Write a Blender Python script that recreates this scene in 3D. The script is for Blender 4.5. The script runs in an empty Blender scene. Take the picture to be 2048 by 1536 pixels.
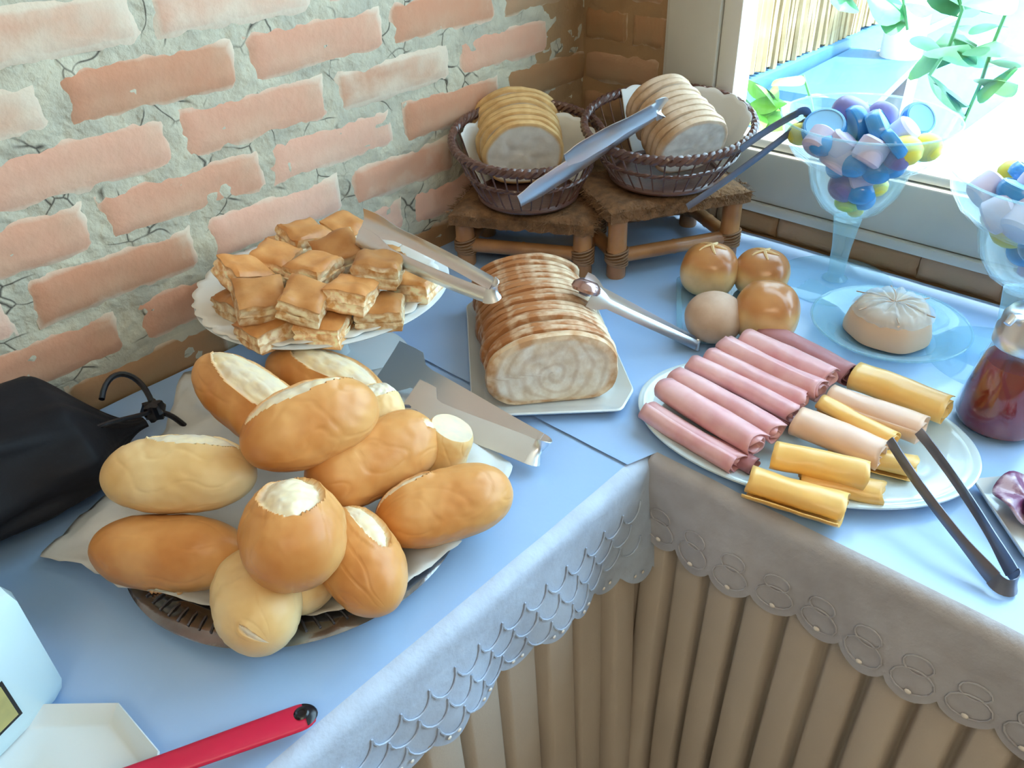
import bpy, bmesh, math, random
from mathutils import Vector, Matrix, noise
from math import sin, cos, pi, sqrt, radians
rnd = random.Random(7)
SC = bpy.context.scene
COL = SC.collection

# ---------------------------------------------------------------- camera
# world: table tops at z = 0, room corner at x = 0, y = 0, brick wall along -x, window wall along -y
M = Matrix(((0.678315, 0.438258, -0.589761), (-0.734028, 0.368095, -0.570709), (-0.033030, 0.820022, 0.571378)))
CAM = Vector((-1.23622, -0.97978, 0.6))
FPX = 1610.0
cd = bpy.data.cameras.new('camera'); cam = bpy.data.objects.new('camera', cd); COL.objects.link(cam)
cam.matrix_world = Matrix.Translation(CAM) @ M.to_4x4()
cd.sensor_width = 36; cd.lens = FPX / 2048 * 36; cd.clip_start = 0.02; cd.clip_end = 60
SC.camera = cam
# ---------------------------------------------------------------- sky, sun, lamps, exposure
w = bpy.data.worlds.new('sky'); SC.world = w; w.use_nodes = True
nt = w.node_tree; bg = nt.nodes['Background']
bg.inputs[0].default_value = (0.56, 0.82, 1.0, 1); bg.inputs[1].default_value = 6.5
def area(name, loc, target, sx, sy, power, color):
    l = bpy.data.lights.new(name, 'AREA'); l.shape = 'RECTANGLE'; l.size = sx; l.size_y = sy
    l.energy = power; l.color = color
    o = bpy.data.objects.new(name, l); COL.objects.link(o); o.location = loc
    o.rotation_euler = (Vector(target) - Vector(loc)).to_track_quat('-Z', 'Y').to_euler()
    return o
sun = bpy.data.lights.new('sun', 'SUN'); sun.energy = 12.0; sun.angle = radians(2); sun.color = (1, 0.95, 0.85)
so = bpy.data.objects.new('sun', sun); COL.objects.link(so)
so.rotation_euler = Vector((-0.10, 0.30, -0.95)).to_track_quat('-Z', 'Y').to_euler()
area('warm_room_fill', (-1.9, -1.7, 1.62), (-1.5, -1.1, -0.2), 0.9, 0.9, 15, (1.0, 0.80, 0.56))  # unseen warm fill, added to light the room interior
po = area('window_portal', (.02, -1.6, .78), (-1, -1.6, .78), 2.6, 1.3, 1, (1,1,1)); po.data.cycles.is_portal = True
SC.view_settings.view_transform = 'Standard'; SC.view_settings.look = 'None'
SC.view_settings.exposure = 0.25; SC.view_settings.gamma = 1.0; SC.view_settings.use_curve_mapping = False
try:
    SC.cycles.max_bounces = 6; SC.cycles.diffuse_bounces = 3; SC.cycles.glossy_bounces = 3; SC.cycles.transmission_bounces = 4; SC.cycles.transparent_max_bounces = 16; SC.cycles.use_adaptive_sampling = True; SC.cycles.adaptive_threshold = .03; SC.cycles.caustics_reflective = False; SC.cycles.caustics_refractive = False
except Exception: pass

# ---------------------------------------------------------------- helpers
def at(px, py, val=0.0, axis=2):
    """the point of the plane  coordinate[axis] = val  that a line of sight meets (used to place things on their real supports)"""
    r = M @ Vector((px - 1024, 768 - py, -FPX)); t = (val - CAM[axis]) / r[axis]
    return CAM + r * t
class MB:
    def __init__(s): s.v = []; s.f = []; s.m = []; s.has = False
    def add(s, verts, faces, mask=None, mat=None):
        n = len(s.v)
        for i, p in enumerate(verts):
            p = Vector(p); s.v.append(mat @ p if mat is not None else p)
            s.m.append(mask[i] if mask else 0.0)
        if mask: s.has = True
        s.f += [tuple(n + j for j in f) for f in faces]
        return s
    def box(s, lo, hi, mat=None, bev=0.0):
        x0, y0, z0 = lo; x1, y1, z1 = hi
        if bev <= 0:
            return s.add([(x0,y0,z0),(x1,y0,z0),(x1,y1,z0),(x0,y1,z0),(x0,y0,z1),(x1,y0,z1),(x1,y1,z1),(x0,y1,z1)],
                [(0,3,2,1),(4,5,6,7),(0,1,5,4),(1,2,6,5),(2,3,7,6),(3,0,4,7)], mat=mat)
        bm = bmesh.new(); bmesh.ops.create_cube(bm, size=1)
        for v in bm.verts: v.co = Vector((x0+(v.co.x+.5)*(x1-x0), y0+(v.co.y+.5)*(y1-y0), z0+(v.co.z+.5)*(z1-z0)))
        bmesh.ops.bevel(bm, geom=bm.edges[:], offset=bev, segments=2, affect='EDGES', profile=.5)
        bm.verts.index_update()
        s.add([v.co.copy() for v in bm.verts], [tuple(v.index for v in f.verts) for f in bm.faces], mat=mat); bm.free(); return s
    def lathe(s, prof, n=48, mat=None, wob=None):
        v = []; f = []
        for k in range(n):
            a = 2*pi*k/n
            for j, (r, z) in enumerate(prof):
                rr = r*(wob(a, j) if wob else 1); v.append((rr*cos(a), rr*sin(a), z))
        m = len(prof)
        for k in range(n):
            k2 = (k+1) % n
            for j in range(m-1):
                f.append((k*m+j, k2*m+j, k2*m+j+1, k*m+j+1))
        return s.add(v, f, mat=mat)
    def tube(s, pts, r, n=8, closed=False, cap=True):
        pts = [Vector(p) for p in pts]; N = len(pts); rr = r if hasattr(r, '__len__') else [r]*N
        v = []; f = []; up = None
        for i, p in enumerate(pts):
            a = pts[(i-1) % N] if (closed or i > 0) else p
            b = pts[(i+1) % N] if (closed or i < N-1) else p
            t = (b-a).normalized()
            if up is None: up = t.orthogonal().normalized()
            up = (up - t*up.dot(t)).normalized(); sd = t.cross(up)
            for k in range(n):
                q = 2*pi*k/n; v.append(p + (up*cos(q)+sd*sin(q))*rr[i])
        L = N if closed else N-1
        for i in range(L):
            j = (i+1) % N
            for k in range(n): f.append((i*n+k, i*n+(k+1)%n, j*n+(k+1)%n, j*n+k))
        if cap and not closed:
            f.append(tuple(range(n-1, -1, -1))); f.append(tuple((N-1)*n+k for k in range(n)))
        return s.add(v, f)
    def grid(s, fn, nu, nv, mask=None, thick=0.0, mat=None):
        """fn(u,v) -> point"""
        v = [Vector(fn(i/nu, j/nv)) for i in range(nu+1) for j in range(nv+1)]
        mk = [mask(i/nu, j/nv) for i in range(nu+1) for j in range(nv+1)] if mask else None
        f = [(i*(nv+1)+j, (i+1)*(nv+1)+j, (i+1)*(nv+1)+j+1, i*(nv+1)+j+1) for i in range(nu) for j in range(nv)]
        return s.add(v, f, mk, mat)
OBJN = {}
WL = {}
def link(o): COL.objects.link(o); return o
def build(mb, name, mat, parent=None, smooth=40, solid=0.0, origin=None):
    if parent is not None: L = WL[parent.name]
    elif origin is not None: L = Vector(origin)
    else:
        xs = [p.x for p in mb.v]; ys = [p.y for p in mb.v]; L = Vector(((min(xs)+max(xs))/2, (min(ys)+max(ys))/2, min(p.z for p in mb.v)))
    me = bpy.data.meshes.new(name); me.from_pydata([p-L for p in mb.v], [], mb.f)
    if mb.has:
        a = me.attributes.new('m', 'FLOAT', 'POINT'); a.data.foreach_set('value', mb.m)
    me.validate(); bm = bmesh.new(); bm.from_mesh(me); bmesh.ops.recalc_face_normals(bm, faces=bm.faces); bm.to_mesh(me); bm.free()
    me.materials.append(mat)
    if smooth:
        me.shade_smooth(); me.set_sharp_from_angle(angle=radians(smooth))
    o = bpy.data.objects.new(name, me); link(o)
    if solid:
        md = o.modifiers.new('thickness', 'SOLIDIFY'); md.thickness = solid; md.offset = 0
    if parent is not None: o.parent = parent; WL[o.name] = WL[parent.name]
    else: o.location = L; WL[o.name] = L.copy()
    return o
def tag(o, label, cat, group=None, kind=None):
    if label: o['label'] = label
    if cat: o['category'] = cat
    if group: o['group'] = group
    if kind: o['kind'] = kind
    return o
def thing(name, loc, label, cat, group=None):
    o = bpy.data.objects.new(name, None); link(o); o.location = loc; o.empty_display_size = .02
    WL[o.name] = Vector(loc); return tag(o, label, cat, group)
def struct(name, mb, mat, parent=None, **k):
    o = build(mb, name, mat, parent, **k)
    if parent is None: o['kind'] = 'structure'
    return o
def N3(p, s=1.0): return noise.noise(Vector(p)*s)

# ---------------------------------------------------------------- materials
MATS = {}
def mat(name, c1, c2=None, scale=20, rough=.6, metal=0, bump=0, bscale=60, mask=None, spec=.5, coat=0, trans=0, rnd_amt=0, detail=4, contrast=(.35,.65), sss=0, crough=.1, bdist=.002):
    m = bpy.data.materials.new(name); m.use_nodes = True; nt = m.node_tree; N = nt.nodes; Lk = nt.links
    b = N['Principled BSDF']; b.inputs['Roughness'].default_value = rough; b.inputs['Metallic'].default_value = metal
    b.inputs['Specular IOR Level'].default_value = spec; b.inputs['Coat Weight'].default_value = coat; b.inputs['Coat Roughness'].default_value = crough
    if trans: b.inputs['Transmission Weight'].default_value = trans
    if sss:
        b.inputs['Subsurface Weight'].default_value = sss; b.inputs['Subsurface Radius'].default_value = (.01, .006, .003); b.inputs['Subsurface Scale'].default_value = 1
    tc = N.new('ShaderNodeTexCoord'); co = tc.outputs['Object']
    col = None
    def rgb(c): 
        n = N.new('ShaderNodeRGB'); n.outputs[0].default_value = (*c, 1); return n.outputs[0]
    def mix(f, a, bb, mode='MIX'):
        n = N.new('ShaderNodeMix'); n.data_type = 'RGBA'; n.blend_type = mode
        if isinstance(f, (int, float)): n.inputs[0].default_value = f
        else: Lk.new(f, n.inputs[0])
        Lk.new(a, n.inputs[6]); Lk.new(bb, n.inputs[7]); return n.outputs[2]
    def ramp(x, a, bb):
        n = N.new('ShaderNodeMapRange'); Lk.new(x, n.inputs[0]); n.inputs[1].default_value = a; n.inputs[2].default_value = bb; return n.outputs[0]
    def nz(s, d=detail):
        n = N.new('ShaderNodeTexNoise'); n.inputs['Scale'].default_value = s; n.inputs['Detail'].default_value = d; Lk.new(co, n.inputs['Vector']); return n.outputs[0]
    col = rgb(c1)
    if c2: col = mix(ramp(nz(scale), *contrast), col, rgb(c2))
    if mask:
        at_ = N.new('ShaderNodeAttribute'); at_.attribute_name = 'm'
        mc = rgb(mask[0])
        if len(mask) > 1: mc = mix(ramp(nz(mask[2] if len(mask) > 2 else 90), .4, .62), mc, rgb(mask[1]))
        col = mix(at_.outputs['Fac'], col, mc)
    if rnd_amt:
        oi = N.new('ShaderNodeObjectInfo'); hs = N.new('ShaderNodeHueSaturation')
        Lk.new(ramp2(N, Lk, oi.outputs['Random'], 1-rnd_amt, 1+rnd_amt), hs.inputs['Value']); Lk.new(col, hs.inputs['Color']); col = hs.outputs[0]
    Lk.new(col, b.inputs['Base Color'])
    if bump:
        bp = N.new('ShaderNodeBump'); bp.inputs['Strength'].default_value = bump; bp.inputs['Distance'].default_value = bdist
        Lk.new(nz(bscale, 5), bp.inputs['Height']); Lk.new(bp.outputs[0], b.inputs['Normal'])
        if coat: pass
    MATS[name] = m; return m
def ramp2(N, Lk, x, a, bb):
    n = N.new('ShaderNodeMapRange'); Lk.new(x, n.inputs[0]); n.inputs[3].default_value = a; n.inputs[4].default_value = bb; return n.outputs[0]
def thin_glass(name, tint, gloss=(1,1,1), f0=1.45, rough=.02, body=None, bodymix=0.0):
    """thin clear sheet: transparent with Fresnel gloss (and, if asked, a little of its own colour)"""
    m = bpy.data.materials.new(name); m.use_nodes = True; N = m.node_tree.nodes; Lk = m.node_tree.links
    N.remove(N['Principled BSDF']); out = N['Material Output']
    t = N.new('ShaderNodeBsdfTransparent'); t.inputs[0].default_value = (*tint, 1)
    g = N.new('ShaderNodeBsdfGlossy'); g.inputs[0].default_value = (*gloss, 1); g.inputs['Roughness'].default_value = rough
    lw = N.new('ShaderNodeLayerWeight'); lw.inputs[0].default_value = .5
    pw = N.new('ShaderNodeMath'); pw.operation = 'POWER'; Lk.new(lw.outputs['Facing'], pw.inputs[0]); pw.inputs[1].default_value = 3.5
    fr = N.new('ShaderNodeMapRange'); Lk.new(pw.outputs[0], fr.inputs[0]); fr.inputs[3].default_value = .03; fr.inputs[4].default_value = .03 + (f0-1)*.9
    mx = N.new('ShaderNodeMixShader'); Lk.new(fr.outputs[0], mx.inputs[0]); Lk.new(t.outputs[0], mx.inputs[1]); Lk.new(g.outputs[0], mx.inputs[2])
    last = mx
    if body:
        d = N.new('ShaderNodeBsdfDiffuse'); d.inputs[0].default_value = (*body, 1)
        tr = N.new('ShaderNodeBsdfTranslucent'); tr.inputs[0].default_value = (*body, 1)
        m3 = N.new('ShaderNodeMixShader'); m3.inputs[0].default_value = .4; Lk.new(d.outputs[0], m3.inputs[1]); Lk.new(tr.outputs[0], m3.inputs[2])
        m2 = N.new('ShaderNodeMixShader'); m2.inputs[0].default_value = bodymix
        Lk.new(mx.outputs[0], m2.inputs[1]); Lk.new(m3.outputs[0], m2.inputs[2]); last = m2
    Lk.new(last.outputs[0], out.inputs[0]); return m
M_mortar = mat('mortar', (.60,.555,.42), (.45,.42,.33), 17, .95, bump=.9, bscale=70, spec=.1, bdist=.006)
def add_cracks(m, sc=22):
    N = m.node_tree.nodes; Lk = m.node_tree.links; b = N['Principled BSDF']; src = b.inputs['Base Color'].links[0].from_socket
    tc = N.new('ShaderNodeTexCoord'); n1 = N.new('ShaderNodeTexNoise'); n1.inputs['Scale'].default_value = 9; Lk.new(tc.outputs['Object'], n1.inputs['Vector'])
    va = N.new('ShaderNodeVectorMath'); va.operation = 'MULTIPLY_ADD'; Lk.new(n1.outputs['Color'], va.inputs[0]); va.inputs[1].default_value = (.10,.10,.10); Lk.new(tc.outputs['Object'], va.inputs[2])
    vo = N.new('ShaderNodeTexVoronoi'); vo.feature = 'DISTANCE_TO_EDGE'; vo.inputs['Scale'].default_value = sc; Lk.new(va.outputs[0], vo.inputs['Vector'])
    mr = N.new('ShaderNodeMapRange'); Lk.new(vo.outputs[0], mr.inputs[0]); mr.inputs[1].default_value = .0; mr.inputs[2].default_value = .035; mr.inputs[3].default_value = 1; mr.inputs[4].default_value = 0
    n2 = N.new('ShaderNodeTexNoise'); n2.inputs['Scale'].default_value = 13; Lk.new(tc.outputs['Object'], n2.inputs['Vector'])
    m2 = N.new('ShaderNodeMapRange'); Lk.new(n2.outputs[0], m2.inputs[0]); m2.inputs[1].default_value = .50; m2.inputs[2].default_value = .58
    mu = N.new('ShaderNodeMath'); mu.operation = 'MULTIPLY'; Lk.new(mr.outputs[0], mu.inputs[0]); Lk.new(m2.outputs[0], mu.inputs[1])
    mx = N.new('ShaderNodeMix'); mx.data_type = 'RGBA'; Lk.new(mu.outputs[0], mx.inputs[0]); Lk.new(src, mx.inputs[6]); mx.inputs[7].default_value = (.07,.06,.05,1)
    Lk.new(mx.outputs[2], b.inputs['Base Color'])
add_cracks(M_mortar)
M_mortar_brown = mat('brown_mortar', (.40,.24,.12), (.34,.22,.12), 14, .95, bump=.7, bscale=70, spec=.1, bdist=.004)
M_brickcore = mat('brick_core', (.40,.17,.10), None, rough=.9)
def brick_mat(name, axis, base, base2):
    m = mat(name, base, base2, 9, .92, bump=.6, bscale=60, spec=.12, bdist=.003)
    N = m.node_tree.nodes; Lk = m.node_tree.links; b = N['Principled BSDF']
    src = b.inputs['Base Color'].links[0].from_socket
    # per-brick tone, and lime wash smeared in from the joints (mask attribute = nearness to the brick's edge)
    oi = N.new('ShaderNodeObjectInfo'); hs = N.new('ShaderNodeHueSaturation')
    Lk.new(ramp2(N, Lk, oi.outputs['Random'], .82, 1.15), hs.inputs['Value']); Lk.new(ramp2(N, Lk, oi.outputs['Random'], 1.05, .80), hs.inputs['Saturation']); Lk.new(src, hs.inputs['Color'])
    a = N.new('ShaderNodeAttribute'); a.attribute_name = 'm'
    tc = N.new('ShaderNodeTexCoord'); nz = N.new('ShaderNodeTexNoise'); nz.inputs['Scale'].default_value = 16; nz.inputs['Detail'].default_value = 5
    Lk.new(tc.outputs['Object'], nz.inputs['Vector'])
    ad = N.new('ShaderNodeMath'); ad.operation = 'ADD'; ad0 = N.new('ShaderNodeMath'); ad0.operation = 'ADD'; sc_ = N.new('ShaderNodeSeparateColor'); Lk.new(oi.outputs['Color'], sc_.inputs[0]); Lk.new(sc_.outputs[0], ad0.inputs[0]); Lk.new(a.outputs['Fac'], ad0.inputs[1]); Lk.new(ad0.outputs[0], ad.inputs[0]); Lk.new(nz.outputs[0], ad.inputs[1])
    mr = N.new('ShaderNodeMapRange'); Lk.new(ad.outputs[0], mr.inputs[0]); mr.inputs[1].default_value = .74; mr.inputs[2].default_value = 1.12; mr.inputs[4].default_value = .85
    mx = N.new('ShaderNodeMix'); mx.data_type = 'RGBA'; Lk.new(mr.outputs[0], mx.inputs[0]); Lk.new(hs.outputs[0], mx.inputs[6]); mx.inputs[7].default_value = (.74,.64,.50,1)
    Lk.new(mx.outputs[2], b.inputs['Base Color']); return m
M_brick = brick_mat('limewashed_brick', 0, (.70,.33,.205), (.68,.42,.28))
M_brick_dark = brick_mat('dark_brick', 1, (.46,.24,.12), (.40,.26,.14))  # own tone on the window wall, painted shade at the left wall's corner
M_frame = mat('white_window_paint', (.66,.63,.55), (.58,.56,.49), 6, .45, bump=.15, bscale=25)
M_frame2 = mat('white_sash_paint', (.78,.76,.68), None, 6, .4)
M_floor = mat('floor_tiles', (.32,.24,.18), (.26,.20,.15), 3, .5)
M_ceil = mat('ceiling_paint', (.78,.66,.50), None, 3, .9)
M_wallp = mat('cream_wall_paint', (.75,.60,.42), (.70,.57,.42), 3, .9)
M_pane = thin_glass('window_glass', (.97,.99,1), f0=1.3)

# ---------------------------------------------------------------- room shell
def slab(lo, hi): return MB().box(lo, hi)
FZ = -.76
struct('floor', slab((-3.4,-3.6,FZ-.05), (.12,.12,FZ)), M_floor)
struct('ceiling', slab((-3.4,-3.6,1.7), (.12,.12,1.75)), M_ceil)
struct('wall_back', slab((-3.52,-3.6,FZ), (-3.4,.12,1.7)), M_wallp)
struct('wall_front', slab((-3.4,-3.72,FZ), (.12,-3.6,1.7)), M_wallp)
# brick wall on the left (plane y = 0)
def mortar_face(u0, u1, z0, z1, fn, nu, nz):
    return MB().grid(lambda a, b: fn(u0+(u1-u0)*a, z0+(z1-z0)*b), nu, nz)
wl = MB()
wl.box((-3.4, .002, FZ), (.12, .12, 1.7))
wl.grid(lambda a, b: (-1.75+1.75*a, -.0008 - .0040*N3((a*40, b*22, 1.3)) - .0022*N3((a*120, b*66, 5)), -.1+.75*b), 300, 130)
wall_left = struct('wall_left', wl, M_mortar, smooth=60, origin=(-1.7, 0, FZ))
def brick_mesh(seed, L, H, D=.05, wear=1.0, nu=18, nv=6):
    """one brick, face at y = -.004, long side along x; rounded, uneven edges"""
    mb = MB(); v = []; mk = []; f = []
    for i in range(nu+1):
        for j in range(nv+1):
            a = i/nu*2-1; b = j/nv*2-1
            x = a*L/2; z = b*H/2
            ex = L/2*(1-abs(a)); ez = H/2*(1-abs(b)); e = min(ex, ez)
            if abs(a) == 1: x += .0035*N3((seed*3.1, b*1.7, 2+a)) 
            if abs(b) == 1: z += .0032*N3((seed*5.3+a*2.5, 1.1, b*3))
            y = -.0036 - .0018*N3((seed+a*2, b*1.2, 7)) - .0012*N3((seed+a*7, b*3, 3))
            if e < 1e-6: y = .0006
            v.append((x, y, z)); mk.append(max(0, 1-e/.011)*.52*wear)
    for i in range(nu):
        for j in range(nv): f.append((i*(nv+1)+j, (i+1)*(nv+1)+j, (i+1)*(nv+1)+j+1, i*(nv+1)+j+1))
    mb.add(v, f, mk)
    n0 = len(v)
    ring = [i*(nv+1) for i in range(nu+1)] + [nu*(nv+1)+j for j in range(1, nv+1)] + [i*(nv+1)+nv for i in range(nu-1, -1, -1)] + [j for j in range(nv-1, 0, -1)]
    base = len(mb.v)
    for r in ring: p = mb.v[r].copy(); p.y = D; mb.v.append(p); mb.m.append(.5)
    k = len(ring)
    for i in range(k): mb.f.append((ring[i], ring[(i+1)%k], base+(i+1)%k, base+i))
    return mb
BM = []
for s in range(14):
    BM.append(brick_mesh(s*7.7, .219, .0595))
def raw_mesh(mb, name, m):
    me = bpy.data.meshes.new(name); me.from_pydata(mb.v, [], mb.f)
    if mb.has: a = me.attributes.new('m', 'FLOAT', 'POINT'); a.data.foreach_set('value', mb.m)
    me.materials.append(m); me.shade_smooth(); me.set_sharp_from_angle(angle=radians(50)); return me
BME = [raw_mesh(b, 'brick', M_brick) for b in BM]
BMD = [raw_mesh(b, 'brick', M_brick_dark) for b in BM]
rest = MB()
for k in range(-9, 22):
    zc = .155 + .0705*k
    off = -.80 if k % 2 == 0 else -.925
    for n in range(-13, 6):
        jl = off + .236*n; xc = jl + .118
        if xc > -.02 or xc < -3.35: 
            continue
        if zc > 1.66: continue
        jit = rnd.uniform(-.004, .004); s = rnd.randrange(14)
        if -4 <= k <= 5 and xc > -1.75:
            o = bpy.data.objects.new('brick', BME[s]); link(o); o.parent = wall_left
            o.location = Vector((xc+jit, 0, zc+rnd.uniform(-.0015, .0015))) - WL[wall_left.name]
            o.rotation_euler = (0, rnd.uniform(-.008, .008), 0); o.scale = (rnd.uniform(.97, 1.02), rnd.uniform(.85, 1.3), rnd.uniform(.96, 1.04))
            WL[o.name] = WL[wall_left.name]
            wash = rnd.choice((0, 0, .05, .1, .22))
            if k >= 4 or (k == 3 and xc < -.95): wash = .42
            if k == 2 and -.55 < xc < -.3: wash = .42
            if k == 0 and xc > -1.1 and xc < -.8: wash = .12
            if k == 2 and -.8 < xc < -.55: wash = 0
            if k == 1 and -.72 < xc < -.45: wash = .02
            o.color = (wash, 0, 0, 1)
            if xc > -.2 or k < -1: o.data = BMD[s]  # dark bricks at the corner paint its shade; lowest rows darker too
        else:
            rest.box((xc-.1, -.006, zc-.026), (xc+.1, .05, zc+.026))
o = build(rest, 'brick', M_brick, wall_left, smooth=0); o['kind'] = 'stuff'; o.color = (.1,0,0,1)
build(MB().grid(lambda a, b: (-.125+.125*a - .022*(1-a)*N3((1, b*9, 2)), -.0018 - .0030*N3((a*5, b*30, 1.3)), -.02+1.1*b), 14, 110), 'shade_toned_mortar', M_mortar_brown, wall_left, smooth=60)  # brown strip puts the corner's shade into the mortar colour
# window wall (plane x = 0): mortar core with an opening
Y0, Y1, ZB, ZT = -.188, -3.1, .043, 1.45
wr = MB()
wr.box((.004, Y0, FZ), (.12, .12, 1.7)); wr.box((.004, -3.6, FZ), (.12, Y1, 1.7))
wr.box((.004, Y1, FZ), (.12, Y0, ZB)); wr.box((.004, Y1, ZT), (.12, Y0, 1.7))
wr.grid(lambda a, b: (-.0005-.003*N3((a*9, b*26, 4)), Y0*a, ZB+(1.2-ZB)*b), 20, 100)
wall_right = struct('wall_right', wr, M_mortar_brown, smooth=60, origin=(.05, -1.7, FZ))
RME = [raw_mesh(brick_mesh(s*3.3+50, .168, .0535, wear=.7), 'brick', M_brick_dark) for s in range(4)]
R2 = [raw_mesh(brick_mesh(s*3.9+80, .116, .043, wear=0), 'brick', M_brick_dark) for s in range(5)]
rot = Matrix.Rotation(-pi/2, 4, 'Z')
def rbrick(me, y, z, sc=(1,1,1)):
    o = bpy.data.objects.new('brick', me); link(o); o.parent = wall_right
    o.color = (0,0,0,1); o.location = Vector((0, y, z)) - WL[wall_right.name]; o.rotation_euler = (0, 0, -pi/2); o.scale = sc; WL[o.name] = WL[wall_right.name]
for k in range(-1, 14):
    zc = .155 + .0705*k + .003
    if k % 2: 
        rbrick(RME[k % 4], -.088, zc)
    else:
        rbrick(RME[k % 4], -.052, zc, (.56, 1, 1)); rbrick(RME[(k+1) % 4], -.145, zc, (.42, 1, 1))
for n in range(18):
    rbrick(R2[n % 5], -.252-.118*n, .0205, (1, rnd.uniform(.8,1.4), 1))
o = MB()
for k in range(-9, -2):
    zc = .155+.0705*k
    for n in range(15): o.box((-.003, -.22-.236*n+(.1 if k % 2 else 0), zc-.026), (.02, -.02-.236*n+(.1 if k % 2 else 0), zc+.026))
o = build(o, 'brick', M_brick_dark, wall_right, smooth=0); o['kind'] = 'stuff'; o.color = (0,0,0,1)
# window: casing, lower board, sash and one big pane
wn = bpy.data.objects.new('window_1', None); link(wn); wn.location = (0.02, -1.2, ZB); wn['kind'] = 'structure'; WL[wn.name] = Vector((0.02, -1.2, ZB))
build(MB().box((-.012, -.283, ZB), (.05, -.188, ZT), bev=.003), 'window_casing', M_frame, wn)
build(MB().box((-.006, -.192, ZB), (.02, -.180, ZT), bev=.002), 'window_casing', M_frame, wn)
build(MB().box((-.006, -.318, .145), (.045, -.2845, ZT), bev=.003), 'window_sash', M_frame2, wn)
build(MB().box((-.008, Y1, .058), (.05, -.2835, .143), bev=.003), 'window_board', M_frame, wn)
build(MB().box((-.014, Y1, ZB-.003), (.05, -.2835, .0565), bev=.003), 'window_board', M_frame, wn)
build(MB().box((.002, Y1, .145), (.045, -.3185, .160), bev=.003), 'window_sash', M_frame2, wn)
build(MB().box((-.012, Y1-.01, ZB), (.05, Y1+.08, ZT), bev=.003), 'window_casing', M_frame, wn)
build(MB().box((-.012, Y1+.08, ZT-.08), (.05, -.2835, ZT), bev=.003), 'window_casing', M_frame, wn)
build(MB().box((.028, Y1+.08, .160), (.031, -.319, ZT-.08)), 'window_pane', M_pane, wn, smooth=0)

# ---------------------------------------------------------------- outside
M_ground = mat('sunlit_paving', (.78,.84,.88), (.72,.78,.82), 2, .9)
struct('ground_outside', slab((.12,-9,-1.0), (14, 9,-.95)), M_ground)
M_reed = mat('dry_reed', (.46,.36,.20), (.30,.22,.11), 12, .8, rnd_amt=.25)
M_bluep = mat('pale_blue_paint', (.045,.17,.33), (.06,.20,.36), 3, .5)
M_whitep = mat('white_paint_outside', (.85,.88,.88), None, 3, .6)
M_dark = mat('dark_wood_outside', (.10,.09,.10), None, 3, .6)
fence = thing('reed_fence', (2.0, .30, -.09), 'screen of upright dry reeds outside, at the upper left of the window', 'fence')
RM = []
for s in range(6):
    q = MB(); q.tube([(0.004*N3((s, i*.7, 2)), .004*N3((s, i*.7, 9)), i*.16) for i in range(7)], [.0125+.002*N3((s, i, 4)) for i in range(7)], n=6)
    RM.append(raw_mesh(q, 'reed', M_reed))
x = .55
while x < 4.6:
    o = bpy.data.objects.new('reed', RM[rnd.randrange(6)]); link(o); o.parent = fence
    o.location = (x-2.0, rnd.uniform(-.006,.006), rnd.uniform(-.01,.01)); o.rotation_euler = (rnd.uniform(-.02,.02), rnd.uniform(-.03,.03), rnd.uniform(0,6)); x += rnd.uniform(.026, .031)
    WL[o.name] = WL[fence.name]
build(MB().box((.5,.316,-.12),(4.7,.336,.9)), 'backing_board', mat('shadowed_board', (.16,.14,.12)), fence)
build(MB().box((.5,.27,-.19),(4.7,.34,-.095), bev=.006), 'bottom_rail', M_bluep, fence)
build(MB().box((.5,.24,-.205),(4.7,.34,-.192), bev=.003), 'ledge', M_whitep, fence)
build(MB().box((.5,.30,-.95),(4.7,.34,-.206)), 'lower_board', M_bluep, fence)
# pale blue table top outside
zt = -.13
P = [at(1545,178,zt), at(1705,95,zt), at(1842,115,zt), at(1745,210,zt)]
tb = thing('garden_table', ((P[0]+P[2])/2 - Vector((0,0,.6))), 'pale blue flat table outside below the reed screen', 'table')
q = MB(); q.add([p for p in P] + [p-Vector((0,0,.03)) for p in P], [(0,1,2,3),(7,6,5,4),(0,4,5,1),(1,5,6,2),(2,6,7,3),(3,7,4,0)])
build(q, 'tabletop', M_bluep, tb)
ctr = (P[0]+P[2])/2
for p in P:
    c = ctr + (p-ctr)*.88; build(MB().box((c.x-.025,c.y-.025,-.95),(c.x+.025,c.y+.025,zt-.03)), 'leg', M_whitep, tb)
b = at(1800, 112, -.13); post = thing('porch_post', (b.x, b.y, -.95), 'white round post with dark foot outside, beyond the blue table', 'post')
build(MB().lathe([(0,0),(.075,0),(.075,.78),(.06,.80),(0,.80)], 20, Matrix.Translation((b.x,b.y,-.95))), 'foot', M_dark, post)
build(MB().lathe([(0,.8),(.07,.8),(.07,3.0),(0,3.0)], 20, Matrix.Translation((b.x,b.y,-.95))), 'shaft', M_whitep, post)
q = MB().box((-.26,-.17,0),(.26,.17,.03), bev=.004)
bench = thing('garden_bench', at(1850,230,-.95), 'white slatted bench out in the glare beyond the blue and yellow candy', 'bench')
L = WL[bench.name]
for i in range(4): build(MB().box((L.x-.5,L.y-.2+i*.11,-.52),(L.x+.5,L.y-.11+i*.11,-.49)), 'slat', M_whitep, bench)
for sx in (-1,1):
    for sy in (-1,1): build(MB().box((L.x+sx*.45-.02,L.y+sy*.17-.02,-.95),(L.x+sx*.45+.02,L.y+sy*.17+.02,-.52)), 'leg', M_whitep, bench)
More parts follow.
